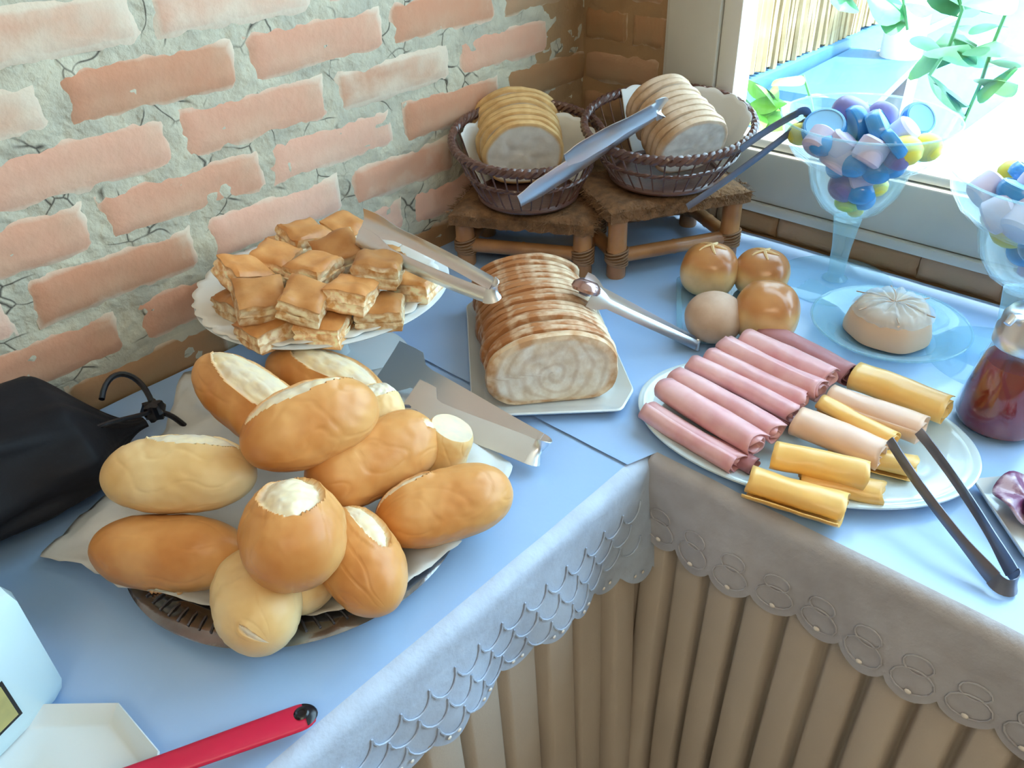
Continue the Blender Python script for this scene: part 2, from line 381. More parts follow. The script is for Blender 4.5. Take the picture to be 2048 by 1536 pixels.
# leafy vines close outside the glass
M_leaf = mat('vine_leaf', (.06,.30,.12), (.10,.36,.16), 20, .5, rnd_amt=.3)
M_leaf2 = mat('bright_leaf', (.14,.45,.04), (.20,.50,.08), 20, .5, rnd_amt=.2)
def leaf_mesh(w, l):
    q = MB(); n = 8
    def fn(u, v):
        y = (u)*l; ww = w*sin(pi*min(1, u**.8))*(1 if u < 1 else 0); s = v*2-1
        return (s*ww, y, .12*l*sin(u*2.4) - abs(s)*ww*.35)
    q.grid(fn, n, 4); return q
LM = [raw_mesh(leaf_mesh(.045,.11), 'leaf', M_leaf), raw_mesh(leaf_mesh(.055,.10), 'leaf', M_leaf)]
LM2 = [raw_mesh(leaf_mesh(.03,.09), 'leaf', M_leaf2)]
def vine(pts, label, lm, xd, nper=3, sc=1.0, group=None, name='vine'):
    W = [at(px, py, d, 0) for px, py, d in pts]
    t = thing(name, W[0], label, 'plant', group)
    build(MB().tube(W, .004*sc, 6), 'stem', MATS['vine_leaf'], t)
    for i in range(1 if pts[0][1] > 1000 else 0, len(W)-1):
        for k in range(nper):
            p = W[i].lerp(W[i+1], (k+rnd.random())/nper)
            o = bpy.data.objects.new('leaf', lm[rnd.randrange(len(lm))]); link(o); o.parent = t
            o.location = p-W[0]; o.rotation_euler = (rnd.uniform(-.6,.9), rnd.uniform(-.6,.6), rnd.uniform(0,6.3)); s = rnd.uniform(.8,1.4)*sc; o.scale = (s,s,s); WL[o.name] = WL[t.name]
vine([(1905,-60,.7),(1925,20,.7),(1900,90,.7),(1860,150,.72)], 'leafy green vine hanging outside, right of the white post', LM, .7, 3, 1.0)
vine([(2040,-40,.6),(1990,80,.62),(1960,170,.6),(1925,250,.62)], 'green vine trailing outside at the right end of the window', LM, .7, 3, .9)
vine([(1800,-60,.9),(1808,10,.9),(1815,60,.9)], 'thin vine stem beside the white post outside', LM, .9, 2, .8)
vine([(1690,-50,.8),(1705,10,.8)], 'spray of leaves hanging in front of the reed screen', LM, .9, 4, .8)
vine([(1700,1500,.25),(1545,300,.25),(1520,235,.25),(1490,200,.25)], 'bright green leafy shoot just outside, behind the right basket', LM2, .2, 4, .8, name='leafy_shoot')
vine([(1800,1500,.3),(1640,300,.3),(1622,200,.3),(1606,150,.3)], 'slender yellow-green shoot outside, behind the candy glass', LM2, .2, 2, .7, name='leafy_shoot')
vine([(1720,1500,.3),(1570,260,.3),(1560,215,.3),(1530,190,.3)], 'small low green shoot between basket and candy glass, outside', LM2, .2, 3, .8, name='leafy_shoot')

# ---------------------------------------------------------------- tables, cloths, skirts
M_wood = mat('plain_table_wood', (.35,.22,.12), (.28,.17,.09), 8, .6)
def table(x0, x1, y0, y1, label):
    t = thing('buffet_table', ((x0+x1)/2, (y0+y1)/2, FZ), label, 'table')
    build(MB().box((x0,y0,-.035),(x1,y1,-.006)), 'tabletop', M_wood, t)
    for sx in (x0+.04, x1-.04):
        for sy in (y0+.04, y1-.04): build(MB().box((sx-.02,sy-.02,FZ),(sx+.02,sy+.02,-.035)), 'leg', M_wood, t)
table(-2.3, -.645, -.585, -.012, 'long buffet table under the left cloth, against the brick wall')
table(-.612, -.016, -2.3, -.012, 'long buffet table under the right cloth, below the window')
def cloth_mat(name, c, alpha=0.0, bump=.25):
    m = mat(name, c, tuple(x*.96 for x in c), 3, .42, bump=bump, bscale=9, coat=.9, crough=.2, spec=.5, detail=2, bdist=.01)
    return m
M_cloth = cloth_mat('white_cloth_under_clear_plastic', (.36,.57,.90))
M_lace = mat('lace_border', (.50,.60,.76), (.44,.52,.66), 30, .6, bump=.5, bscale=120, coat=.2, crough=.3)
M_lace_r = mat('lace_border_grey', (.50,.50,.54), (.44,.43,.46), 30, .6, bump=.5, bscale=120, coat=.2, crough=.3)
M_thread = mat('white_embroidery', (.85,.80,.74), None, rough=.6)
M_skirt = mat('beige_pleated_fabric', (.60,.52,.44), (.54,.47,.40), 5, .85, bump=.2, bscale=300)
def smoothstep(a, b, x): t = max(0, min(1, (x-a)/(b-a))); return t*t*(3-2*t)
# left cloth: flat, rounded over the edge y=-.60, hanging border
def edge_profile(s, R=.012):
    """s = distance along the cloth past the start of the bend -> (out, down)"""
    q = R*pi/2
    if s < 0: return s, 0
    if s < q: return R*sin(s/R), R*(1-cos(s/R))
    return R, R + (s-q)
def wave(x, y): return .0018*N3((x*6, y*6, 3)) + .0008*N3((x*17, y*17, 8))
cl = thing('tablecloth', (-1.4, -.3, 0), 'white cloth under clear plastic on the left table, along the brick wall', 'tablecloth')
XL0, XL1 = -2.3, -.60
def fl(u, v):
    x = XL0 + (XL1-XL0)*u; s = -.588 + v*(.576)
    return (x, s, 0 + wave(x, s)*(1-smoothstep(-.66, -.58, s) if False else 1) - .001)
q = MB(); q.grid(fl, 140, 50); build(q, 'cloth_top', M_cloth, cl, smooth=0 or 80)
SC_L = .052
def fborder_l(u, v):
    x = XL0 + (XL1-XL0)*u
    drop = .125 + .018*abs(sin(pi*x/SC_L))**.7 + .05*smoothstep(-.80, -.60, x)
    s = v*drop; o, d = edge_profile(s, .016)
    rip = .006*sin(x*38)*smoothstep(.03, .12, d) + .004*N3((x*9, d*12, 2))*smoothstep(.02,.08,d)
    return (x, -.588 - o - rip - .05*d, -.001 + wave(x, -.588)*max(0, 1-d/.01) - d)
q = MB(); q.grid(fborder_l, 420, 26); build(q, 'cloth_border', M_lace, cl, smooth=80)
# embroidered rings / fish-scale rows raised on the border
q = MB(); q2 = MB(); k = 0
xx = -1.62
def bl(x, d):
    rip = .006*sin(x*38)*smoothstep(.03,.12,d) + .004*N3((x*9, d*12, 2))*smoothstep(.02,.08,d)
    return Vector((x, -.588-.016-rip-.05*d, -.001-d))
row = 0
for d0 in (.045, .072, .099):
    x = -1.62 + (row % 2)*.0165; row += 1
    while x < -.66:
        pts = [bl(x+.0165*cos(a), d0 + .0+ .022*sin(a)) - Vector((0,.0012,0)) for a in [pi*i/8 for i in range(9)]]
        q.tube(pts, .0011, 5); x += .033
o = build(q, 'stitched_scallops', M_lace, cl); o['kind'] = 'stuff'
for i in range(20):
    x = -.60-SC_L*.5-i*SC_L; x = round(x/SC_L-.5)*SC_L+SC_L*.5
    for dx in (-.006, .006):
        p = bl(x+dx, .122 + .045*smoothstep(-.80,-.60,x)) - Vector((0,.002,0))
        q2.add([p+Vector((.0025*cos(a)*cos(b), -.0012*sin(b), .0025*sin(a)*cos(b))) for b in (0,.8) for a in [2*pi*j/8 for j in range(8)]] + [p+Vector((0,-.0012,0))],
               [(j,(j+1)%8,8+(j+1)%8,8+j) for j in range(8)] + [(8+j,8+(j+1)%8,16) for j in range(8)])
o = build(q2, 'embroidered_dot', M_thread, cl); o['kind'] = 'stuff'
# right cloth
cr = thing('tablecloth', (-.3, -1.2, 0), 'white cloth under clear plastic on the right table, below the window', 'tablecloth')
YR0, YR1 = -2.35, -.004
def fr(u, v):
    y = YR0 + (YR1-YR0)*v; x = -.612 + u*.598
    if y > -.598: x = -.652 + u*.638
    return (x, y, .0015 + wave(x, y))
q = MB(); q.grid(fr, 50, 180); build(q, 'cloth_top', M_cloth, cr, smooth=80)
SC_R = .05
def fborder_r(u, v):
    y = YR0 + (-.60-YR0)*u
    drop = .120 + .016*abs(sin(pi*y/SC_R))**.7
    s = v*drop; o, d = edge_profile(s, .014)
    rip = .006*sin(y*33)*smoothstep(.03,.12,d) + .004*N3((y*8, d*10, 5))*smoothstep(.02,.08,d)
    return (-.612-o-rip-.05*d, y, .0015+wave(-.612, y)*max(0,1-d/.01)-d)
q = MB(); q.grid(fborder_r, 420, 26); build(q, 'cloth_border', M_lace_r, cr, smooth=80)
def br(y, d):
    rip = .006*sin(y*33)*smoothstep(.03,.12,d) + .004*N3((y*8, d*10, 5))*smoothstep(.02,.08,d)
    return Vector((-.612-.014-rip-.05*d, y, .0015-d))
q = MB(); q2 = MB()
for i in range(34):
    y = -SC_R*(12.5+i)
    for dd, rr in ((.100,.020),(.078,.014)):
        q.tube([br(y+rr*cos(a), dd+rr*.8*sin(a))-Vector((.0012,0,0)) for a in [2*pi*j/14 for j in range(15)]], .0010, 5)
    p = br(y, .113)-Vector((.002,0,0))
    q2.add([p+Vector((-.0016*sin(b), .0036*cos(a)*cos(b), .0032*sin(a)*cos(b))) for b in (0,.8) for a in [2*pi*j/8 for j in range(8)]] + [p+Vector((-.0016,0,0))],
           [(j,(j+1)%8,8+(j+1)%8,8+j) for j in range(8)] + [(8+j,8+(j+1)%8,16) for j in range(8)])
o = build(q, 'stitched_scallops', M_lace_r, cr); o['kind'] = 'stuff'
o = build(q2, 'embroidered_dot', M_thread, cr); o['kind'] = 'stuff'
# pleated skirts
def pleat(s, z, pitch, amp):
    t = s/pitch + .25*N3((s*3, 0, 1)) + .10*N3((s*2, z*2.2, 4)); fr_ = t - math.floor(t)
    a = amp*(.7+.5*N3((math.floor(t)*1.7, 3, 0)))
    return a*(.85*smoothstep(.12,.50,abs(sin(pi*fr_))) + .25*abs(sin(pi*fr_))), 0
q = MB()
def fsk(u, v):
    y = -2.3 + 1.705*u; z = -.03 - (FZ*-1-.035)*v
    a, b = pleat(y, z, .049, .040*(.6+.7*v)); return (-.598-a, y+b, z)
q.grid(fsk, 760, 24); tag(build(q, 'table_skirt', M_skirt, smooth=180), 'beige pleated skirt hanging under the right table', 'table skirt')
q = MB()
def fsl(u, v):
    x = -2.3 + 1.70*u; z = -.03 - (FZ*-1-.035)*v
    a, b = pleat(x, z, .062, .042*(.5+.8*v)); return (x+b, -.576-a, z)
q.grid(fsl, 700, 24); tag(build(q, 'table_skirt', M_skirt, smooth=180), 'beige pleated skirt hanging under the left table, seen at the bottom of the photo', 'table skirt')
# ================================================================ food and tableware
M_crust = mat('roll_crust', (.62,.25,.065), (.82,.46,.17), 11, .38, bump=.12, bscale=140, mask=((.93,.80,.52), (.82,.72,.54), 45), spec=.4, sss=.04, contrast=(.38,.68), bdist=.001)
M_crust_pale = mat('pale_roll_crust', (.78,.50,.20), (.90,.70,.38), 12, .42, bump=.12, bscale=140, mask=((.93,.82,.56), (.76,.69,.56), 50), spec=.4, sss=.04, bdist=.001)
M_steel = mat('brushed_steel', (.78,.82,.87), None, rough=.33, metal=1)
M_steel_dark = mat('dark_steel', (.16,.18,.24), (.22,.22,.26), 30, rough=.3, metal=.7)
M_porcelain = mat('white_porcelain', (.74,.80,.82), None, rough=.18, coat=.6, crough=.08)
M_paper = mat('wax_paper', (.70,.71,.68), (.62,.63,.62), 18, .65, bump=.35, bscale=30)
M_black = mat('black_fabric', (.006,.006,.008), (.011,.011,.014), 9, .6, bump=.5, bscale=40, spec=.2)
M_blackgl = mat('black_strap', (.008,.009,.014), None, rough=.25)
M_glass = thin_glass('clear_glassware', (.965,.99,.995), f0=1.4, body=(.62,.90,.98), bodymix=.09)
M_glass_rim = thin_glass('thick_glass_edge', (.90,.97,.98), f0=1.5, body=(.55,.85,.95), bodymix=.24)

# ---- round metal tray, paper, rolls
tc = Vector((-.945, -.378, .0))
tr = thing('serving_tray', tc + Vector((0,0,.001)), 'round dark metal tray with a ridged rim under the pile of bread rolls', 'tray')
build(MB().lathe([(0,.004),(.12,.004),(.135,.007),(.150,.014),(.163,.0165),(.172,.0155),(.176,.013),(.174,.0115),(.165,.012),(.150,.010),(.135,.003),(.12,.001),(0,.001)], 120,
      Matrix.Translation(tc)), 'dish', mat('tarnished_metal', (.34,.34,.36), (.20,.19,.20), 30, .18, metal=.9, bump=.2, bscale=80), tr)
q = MB()
for i in range(84):
    a = 2*pi*i/84; q.tube([tc+Vector((r*cos(a+o_), r*sin(a+o_), z)) for r, z, o_ in ((.150,.0148,0),(.157,.0172,.015),(.166,.0172,.03))], .0011, 5)
o = build(q, 'rope_relief', M_steel_dark, tr); o['kind'] = 'stuff'
# wax paper: star-like outline with drooping points
out_px = [(70,1110),(165,1030),(215,1000),(280,900),(330,860),(360,740),(430,745),(640,760),(800,730),(900,850),(1025,930),(1015,985),(905,1085),(930,1095),(800,1200),(770,1215),(640,1240),(450,1215),(400,1205),(330,1195),(250,1195),(165,1140)]
OUT = [at(px, py, .012) for px, py in out_px]
def out_r(a):
    best = []
    for i in range(len(OUT)):
        p = OUT[i]-tc; r_ = OUT[(i+1)%len(OUT)]-tc
        d = Vector((cos(a), sin(a)))
        e = r_-p; det = d.x*(-e.y)+e.x*d.y
        if abs(det) < 1e-9: continue
        t = (p.x*(-e.y)+e.x*p.y)/det; k = (d.x*p.y-d.y*p.x)/det
        if t > 0 and -1e-6 <= k <= 1+1e-6: best.append(t)
    return max(best) if best else .15
q = MB(); na = 200; nr = 26
def pap(u, v):
    a = 2*pi*u; R = out_r(a)*(1+.012*N3((cos(a)*9, sin(a)*9, 1))); r = R*v
    z = .0065 + .018*smoothstep(.11,.18,r)*(1 if r < .19 else 1-.8*smoothstep(.19,.25,r)) + .007*N3((cos(a)*r*32, sin(a)*r*32, 3))*smoothstep(.08,.15,r) + .004*N3((cos(a)*r*70, sin(a)*r*70, 3))*smoothstep(.08,.15,r)
    return (tc.x+r*cos(a), tc.y+r*sin(a), max(z, .0055))
q.grid(pap, na, nr)
tag(build(q, 'paper_liner', M_paper, smooth=80, solid=.0004), 'crumpled whitish wax paper with pointed corners between the rolls and the metal tray', 'paper')

def roll(label, p1, p2, D, phi=0.0, wslit=.62, seed=0, m=None, p=2.5, slit=(-.42,.42), lip=1, flat=.9, pinch=0, ln=None, group='bread rolls in the pile', cut=None):
    P1, P2 = Vector(p1), Vector(p2); c = (P1+P2)/2; ax = (P2-P1); Lh = ax.length if ln is None else ln; ax = ax.normalized()
    up = Vector((0,0,1)); side = ax.cross(up).normalized(); top = side.cross(ax).normalized()
    tt = top*cos(phi)+side*sin(phi); ss = side*cos(phi)-top*sin(phi)
    q = MB(); nu, nv = 90, 168; v = []; mk = []
    for i in range(nu+1):
        x = -cos(pi*i/nu)
        if cut == 'end': x = min(x, .80)
        r0 = D/2*max(0, 1-abs(x)**p)**.5
        if cut == 'end' and i == nu: r0 = 0
        s0, s1 = slit; cm = (s0+s1)/2; hw = (s1-s0)/2*1.0
        du = (x-cm)/max(hw, .01)/1.0
        for j in range(nv):
            th = 2*pi*j/nv; d = (th+pi) % (2*pi) - pi
            r = r0; k = 0.0
            if abs(du) < 1:
                a = wslit*sqrt(1-du*du)
                a *= 1+.07*N3((x*5, seed, 1+(d > 0)))
                if abs(d) < a:
                    qd = d/a; k = 1-smoothstep(.90,1.0,abs(qd))*.6; r = r0*(.90+.085*(1-qd*qd)+.05*smoothstep(.9,1,abs(qd))) + .0014*N3((x*7, d*5, seed)) + .0007*N3((x*22, d*14, seed))
                elif 0 < (d*lip) - a < .24: r = r0*(1+.075*(1-((d*lip-a)/.24))**1.5); 
                elif 0 < (-d*lip) - a < .2: r = r0*(1+.02)
            if cut == 'end' and x >= .79: k = .9
            if pinch and x > .9: k = max(k, .6)
            h = cos(d); rz = r*(flat if h < 0 else 1)
            crease = abs(N3((x*1.6+seed*5, sin(th)*1.4, cos(th)*1.4))); n3 = 1 - .016*(1-smoothstep(0,.06,crease))*(0 if k > .2 else 1) + .05*N3((x*2.0+seed*3, sin(th)*1.1, cos(th)*1.1+seed))+.018*N3((x*7+seed, sin(th)*4, cos(th)*4))
            v.append(c + ax*(x*Lh/2) + (tt*h*(rz if h < 0 else r) + ss*sin(d)*r)*n3); mk.append(k)
    f = [(i*nv+j, i*nv+(j+1)%nv, (i+1)*nv+(j+1)%nv, (i+1)*nv+j) for i in range(nu) for j in range(nv)]
    q.add(v, f, mk)
    return tag(build(q, 'bread_roll', m or M_crust, smooth=50), label, 'bread roll', group)
G = 'bread rolls in the pile'
roll('bread roll at the upper left of the pile, its wide cut facing the camera', at(405,728,.125), at(628,905,.105), .074, phi=-.35, wslit=.85, seed=1, slit=(-.8,.95), lip=1)
roll('rearmost bread roll of the pile, in front of the pastry stand', at(543,722,.085), at(770,815,.085), .072, phi=-.15, wslit=.7, seed=2, slit=(-.55,.9))
roll('large golden bread roll lying on top of the pile', at(484,905,.135), at(752,800,.135), .082, phi=-.30, wslit=.42, seed=3, slit=(-.85,.75), lip=1)
roll('bread roll with a pale end peeking out behind the topmost roll', at(680,850,.095), at(803,808,.092), .062, phi=-.2, seed=4, m=M_crust_pale, p=3.5, slit=(-.9,1.2))
roll('plump bread roll at the far left of the pile with a flour dusted cut', at(206,955,.098), at(512,948,.098), .079, phi=-.45, wslit=.5, seed=5, m=M_crust_pale, slit=(-.35,.8), lip=1)
roll('smooth brown bread roll lowest on the left, lying on the paper', at(185,1095,.047), at(500,1108,.047), .076, phi=2.2, wslit=.3, seed=6, slit=(-.2,.2))
roll('round bread roll seen end-on in the middle, with a curled lip of crust', (-1.040,-.540,.112), (-.985,-.448,.094), .090, phi=.15, wslit=.62, seed=7, slit=(-.55,.75), lip=1, p=2.6, ln=.108)
roll('pale bread roll at the front edge of the tray, its floury end to the camera', (-1.074,-.533,.052), (-1.034,-.432,.045), .078, phi=-.8, wslit=.2, seed=8, m=M_crust_pale, slit=(-1.3,-.78), p=2.5, ln=.108)
roll('small bread roll tucked in behind the floury front roll', at(600,1190,.042), at(640,1080,.04), .060, phi=2.5, seed=9, m=M_crust_pale, ln=.10, slit=(-.1,.1), wslit=.1)
roll('bread roll at the lower right of the pile, tip pointing forward', at(758,1190,.045), at(680,1060,.060), .078, phi=.55, wslit=.35, seed=10, slit=(-.3,.9), ln=.116, p=2.1)
roll('blunt-ended bread roll below the topmost roll, on its right', at(618,985,.082), at(868,862,.082), .074, phi=.5, wslit=.3, seed=11, slit=(.75,1.2), p=4.5)
roll('reddish brown bread roll farthest to the right in the pile', at(752,1055,.052), at(1022,975,.050), .075, phi=-.4, wslit=.25, seed=12, slit=(-.95,-.1), p=3.2)
roll('pale stubby bread roll end standing up at the right of the pile', at(868,945,.035), at(902,865,.085), .056, phi=.3, seed=13, m=M_crust_pale, p=5, slit=(.8,1.2), ln=.085, wslit=3.1, cut='end')

# ---- tongs
def ribbon(q, pts, wdirs, widths, th=.0012, cup=0.0, nseg=4):
    """flat or cupped metal strip along pts; wdirs = direction across the strip"""
    pts = [Vector(p) for p in pts]; N = len(pts); v = []; f = []
    for i, p in enumerate(pts):
        t = (pts[min(i+1, N-1)]-pts[max(i-1, 0)]).normalized()
        wd = Vector(wdirs[i] if isinstance(wdirs, list) else wdirs); wd = (wd - t*wd.dot(t)).normalized(); nn = t.cross(wd)
        w_ = widths[i] if isinstance(widths, (list, tuple)) else widths
        row = []
        for s in range(nseg+1):
            a = s/nseg*2-1; row.append(p + wd*(a*w_/2) + nn*(cup*w_*(a*a)))
        for s in range(nseg+1): v.append(row[s]+nn*th/2)
        for s in range(nseg+1): v.append(row[s]-nn*th/2)
    m_ = 2*(nseg+1)
    for i in range(N-1):
        for s in range(nseg):
            f.append((i*m_+s, i*m_+s+1, (i+1)*m_+s+1, (i+1)*m_+s))
            f.append((i*m_+nseg+1+s, (i+1)*m_+nseg+1+s, (i+1)*m_+nseg+2+s, i*m_+nseg+2+s))
        for s0, s1 in ((0, nseg+1), (nseg, 2*nseg+1)):
            f.append((i*m_+s0, (i+1)*m_+s0, (i+1)*m_+s1, i*m_+s1))
    for i in (0, N-1):
        for s in range(nseg): f.append((i*m_+s, i*m_+s+1, i*m_+nseg+2+s, i*m_+nseg+1+s))
    return q.add(v, f)
def lerp_pts(a, b, n): return [a.lerp(b, i/n) for i in range(n+1)]
def bez(a, b, c, d, n=14):
    r = []
    for i in range(n+1):
        t = i/n; r.append(a*(1-t)**3 + b*3*t*(1-t)**2 + c*3*t*t*(1-t) + d*t**3)
    return r
def tongs(label, hinge, tipA, tipB, wd, wid, m, head=None, cup=.12, th=.0014, bow=.012, name='serving_tongs', hw=None, bendr=.008):
    """two sprung arms joined by a rounded bend at the hinge; head = widths multiplier profile near the tip"""
    hinge, tipA, tipB = Vector(hinge), Vector(tipA), Vector(tipB); wd = Vector(wd).normalized()
    t = thing(name, (hinge.x, hinge.y, min(hinge.z, tipA.z, tipB.z)), label, 'tongs')
    mid = (tipA+tipB)/2; ax = (mid-hinge).normalized(); sp = (tipA-tipB); sp = (sp - ax*sp.dot(ax)).normalized()
    a0 = hinge + sp*bendr + ax*bendr; b0 = hinge - sp*bendr + ax*bendr
    for tip, s0, sg in ((tipA, a0, 1), (tipB, b0, -1)):
        L = (tip-s0).length
        pts = bez(s0, s0+ax*L*.3+sp*sg*bow, tip-ax*L*.35+sp*sg*bow*.6, tip, 20); ws = []
        for i in range(21):
            u = i/20; ws.append(wid*(head(u) if head else 1))
        q = MB(); ribbon(q, pts, wd, ws, th, cup*sg*-1)
        build(q, 'arm', m, t, smooth=45)
    q = MB(); pts = [hinge + ax*bendr*(1-1.6*cos(a)*1.0) + sp*bendr*sin(a) for a in [pi/2 - pi*i/12 for i in range(13)]]
    pts = [hinge + ax*bendr - ax*bendr*1.2*cos(a) + sp*bendr*sin(a) for a in [pi/2 - pi*i/12 for i in range(13)]]
    ribbon(q, pts, wd, wid*(head(0) if head else 1), th)
    build(q, 'spring_bend', m, t, smooth=60)
    return t
# wide tongs right of the rolls; slotted paddle ends
t1 = tongs('wide bright steel tongs with slotted paddle ends leaning beside the bread rolls', at(1080,902,.022), at(775,722,.052), at(812,800,.050), (.70,0,.40), .030,
      M_steel, head=lambda u: 1+1.0*smoothstep(.78,.86,u), cup=.02, bow=.004, bendr=.0085)
q = MB()
for k in range(3):
    p = at(806+k*14, 812+k*10, .058); q.box((-.010,-.0022,-.001),(.010,.0022,.001), Matrix.Translation(p) @ Matrix.Rotation(-.15,4,'Z') @ Matrix.Rotation(.5,4,'Y'))
build(q, 'slots', M_steel_dark, t1)

# ---- pastry stand
sc_ = Vector((-.735,-.168,0)); PZ = .118
st = thing('cake_stand', sc_, 'white round footed stand holding the square pastries', 'cake stand')
build(MB().lathe([(0,.004),(.03,.004),(.085,.003),(.096,.0025),(.098,.005),(.090,.008),(.05,.014),(.018,.022),(.013,.05),(.013,.09),(.02,.108),(.05,.113)], 64, Matrix.Translation(sc_)), 'foot', M_porcelain, st)
build(MB().lathe([(0,PZ-.006),(.05,PZ-.006),(.13,PZ-.001),(.158,PZ+.006),(.160,PZ+.008),(.157,PZ+.0095),(.13,PZ+.004),(.05,PZ),(0,PZ)], 96, Matrix.Translation(sc_)), 'plate', M_porcelain, st)
q = MB()
def doily(u, v):
    a = 2*pi*u; R = .150*(1+.035*abs(sin(a*17))+.02*N3((cos(a)*3, sin(a)*3, 7))); r = R*v
    cx = sc_.x-.006; cy = sc_.y+.004
    return (cx+r*cos(a), cy+r*sin(a), PZ+.0015+ .010*smoothstep(.09,.155,r) + .006*smoothstep(.12,.15,r)*N3((cos(a)*5, sin(a)*5, 2)))
q.grid(doily, 280, 20)
tag(build(q, 'paper_doily', mat('white_paper', (.80,.80,.76), None, rough=.7), smooth=80, solid=.0004), 'scalloped white paper doily under the square pastries', 'doily')
M_pastry = mat('pastry', (.50,.20,.055), (.68,.34,.12), 26, .42, bump=.35, bscale=90, mask=((.96,.84,.58), (.66,.36,.14), 110), spec=.4, bdist=.0015, rnd_amt=.22)
def pastry(label, c, rz, tilt=(0,0), s=(.050,.046,.027), seed=0, name='pastry_square'):
    q = MB(); n = 12; nh = 7
    mtx = Matrix.Translation(c) @ Matrix.Rotation(rz,4,'Z') @ Matrix.Rotation(tilt[0],4,'X') @ Matrix.Rotation(tilt[1],4,'Y')
    def P_(x, y, z):  # unit coords -1..1
        zz = z*s[2]/2
        edge = max(abs(x), abs(y))
        bulge = 0.0
        if z > 0: zz += .004*N3((x*1.3+seed, y*1.3, seed*1.7)) - .0045*smoothstep(.75,1,edge)
        layer = .0022*sin(z*7+seed+3*N3((x*1.5,y*1.5,seed))) if edge > .99 else 0
        k = 1 + layer/.025*.6 + .05*N3((x+seed*2, y*1.2, z*.6)) - (.04 if z < -.8 else 0)
        return mtx @ Vector((x*s[0]/2*k, y*s[1]/2*k, zz))
    def face(fn, nu, nv, mk):
        v = [fn(i/nu*2-1, j/nv*2-1) for i in range(nu+1) for j in range(nv+1)]
        mks = [mk(i/nu*2-1, j/nv*2-1) for i in range(nu+1) for j in range(nv+1)]
        q.add(v, [(i*(nv+1)+j,(i+1)*(nv+1)+j,(i+1)*(nv+1)+j+1,i*(nv+1)+j+1) for i in range(nu) for j in range(nv)], mks)
    face(lambda a, b: P_(a,b,1), n, n, lambda a,b: 0.0); face(lambda a, b: P_(a,b,-1), n, n, lambda a,b: .1)
    for sx in (-1,1):
        fk = lambda a, b: (1.0 if -.75 < b < .72 else .1)*(.55+.45*(1 if N3((a*2+seed, b*5, sx)) > -.12 else 0))
        face(lambda a, b: P_(sx,a,b), n, nh, fk); face(lambda a, b: P_(a,sx,b), n, nh, fk)
    bm = None
    return tag(build(q, name, M_pastry, smooth=35), label, 'pastry', 'square pastries on the white stand')
PA = [ # px,py, z, rot, tilt, label
 (545,668,.137,.25,(0,0),'pastry square at the front left rim of the stand'),
 (660,662,.137,-.75,(0,0),'pastry square at the very front of the stand'),
 (772,632,.138,.15,(0,0),'pastry square at the front right, low on the plate'),
 (843,580,.138,-.5,(0,0),'pastry square farthest right on the stand'),
 (498,612,.138,.5,(0,0),'pastry square low at the left, mostly hidden under others'),
 (700,600,.137,.3,(0,0),'pastry square in the lower layer under the middle ones'),
 (600,560,.137,.9,(0,0),'pastry square in the lower layer behind the middle'),
 (760,530,.137,.7,(0,0),'pastry square in the lower layer under the tongs'),
 (590,505,.138,.4,(0,0),'pastry square low at the back left'),
 (620,484,.168,.9,(.25,.1),'pastry square topmost at the back of the stand, tilted to the camera'),
 (702,470,.160,.65,(.3,.0),'pastry square at the back beside the tongs head'),
 (688,515,.168,.25,(.35,-.2),'pastry square tilted steeply left of the tongs spoon'),
 (562,530,.165,.85,(.2,0),'flat brown pastry square at the left rear of the upper layer'),
 (500,556,.168,.2,(.25,.45),'curled dark pastry square at the far left'),
 (532,608,.170,.45,(.25,.25),'large golden pastry square at the left front of the upper layer'),
 (640,550,.166,.7,(.1,0),'pastry square in the centre of the upper layer'),
 (622,612,.168,1.0,(.2,-.05),'pastry square with a reddish filling at the front of the upper layer'),
 (716,598,.166,.75,(.15,.1),'pastry square right of the reddish one, sloping right'),
 (770,545,.170,1.05,(.05,.1),'biggest pastry square, upper right of the heap'),
]
for i, (px, py, z, r_, tl, lb) in enumerate(PA):
    big = 1.22 if 'biggest' in lb else 1.08
    pastry(lb, at(px - 12, py - 10, z + (rnd.uniform(0,.008) if i > 8 else 0)), r_ - .55 + rnd.uniform(-.4,.4), (tl[0]+rnd.uniform(-.12,.12)*(i > 8), tl[1]+rnd.uniform(-.12,.12)*(i > 8)), (.049*big,.044*big,.031), seed=i*1.9)
t2 = tongs('steel tongs with a cupped end resting across the square pastries', at(990,585,.165), at(728,440,.205), at(712,478,.190), (.3,.35,1), .015, M_steel,
      head=lambda u: 1.1+.9*smoothstep(.72,.9,u), cup=.22, bow=.006, bendr=.009)

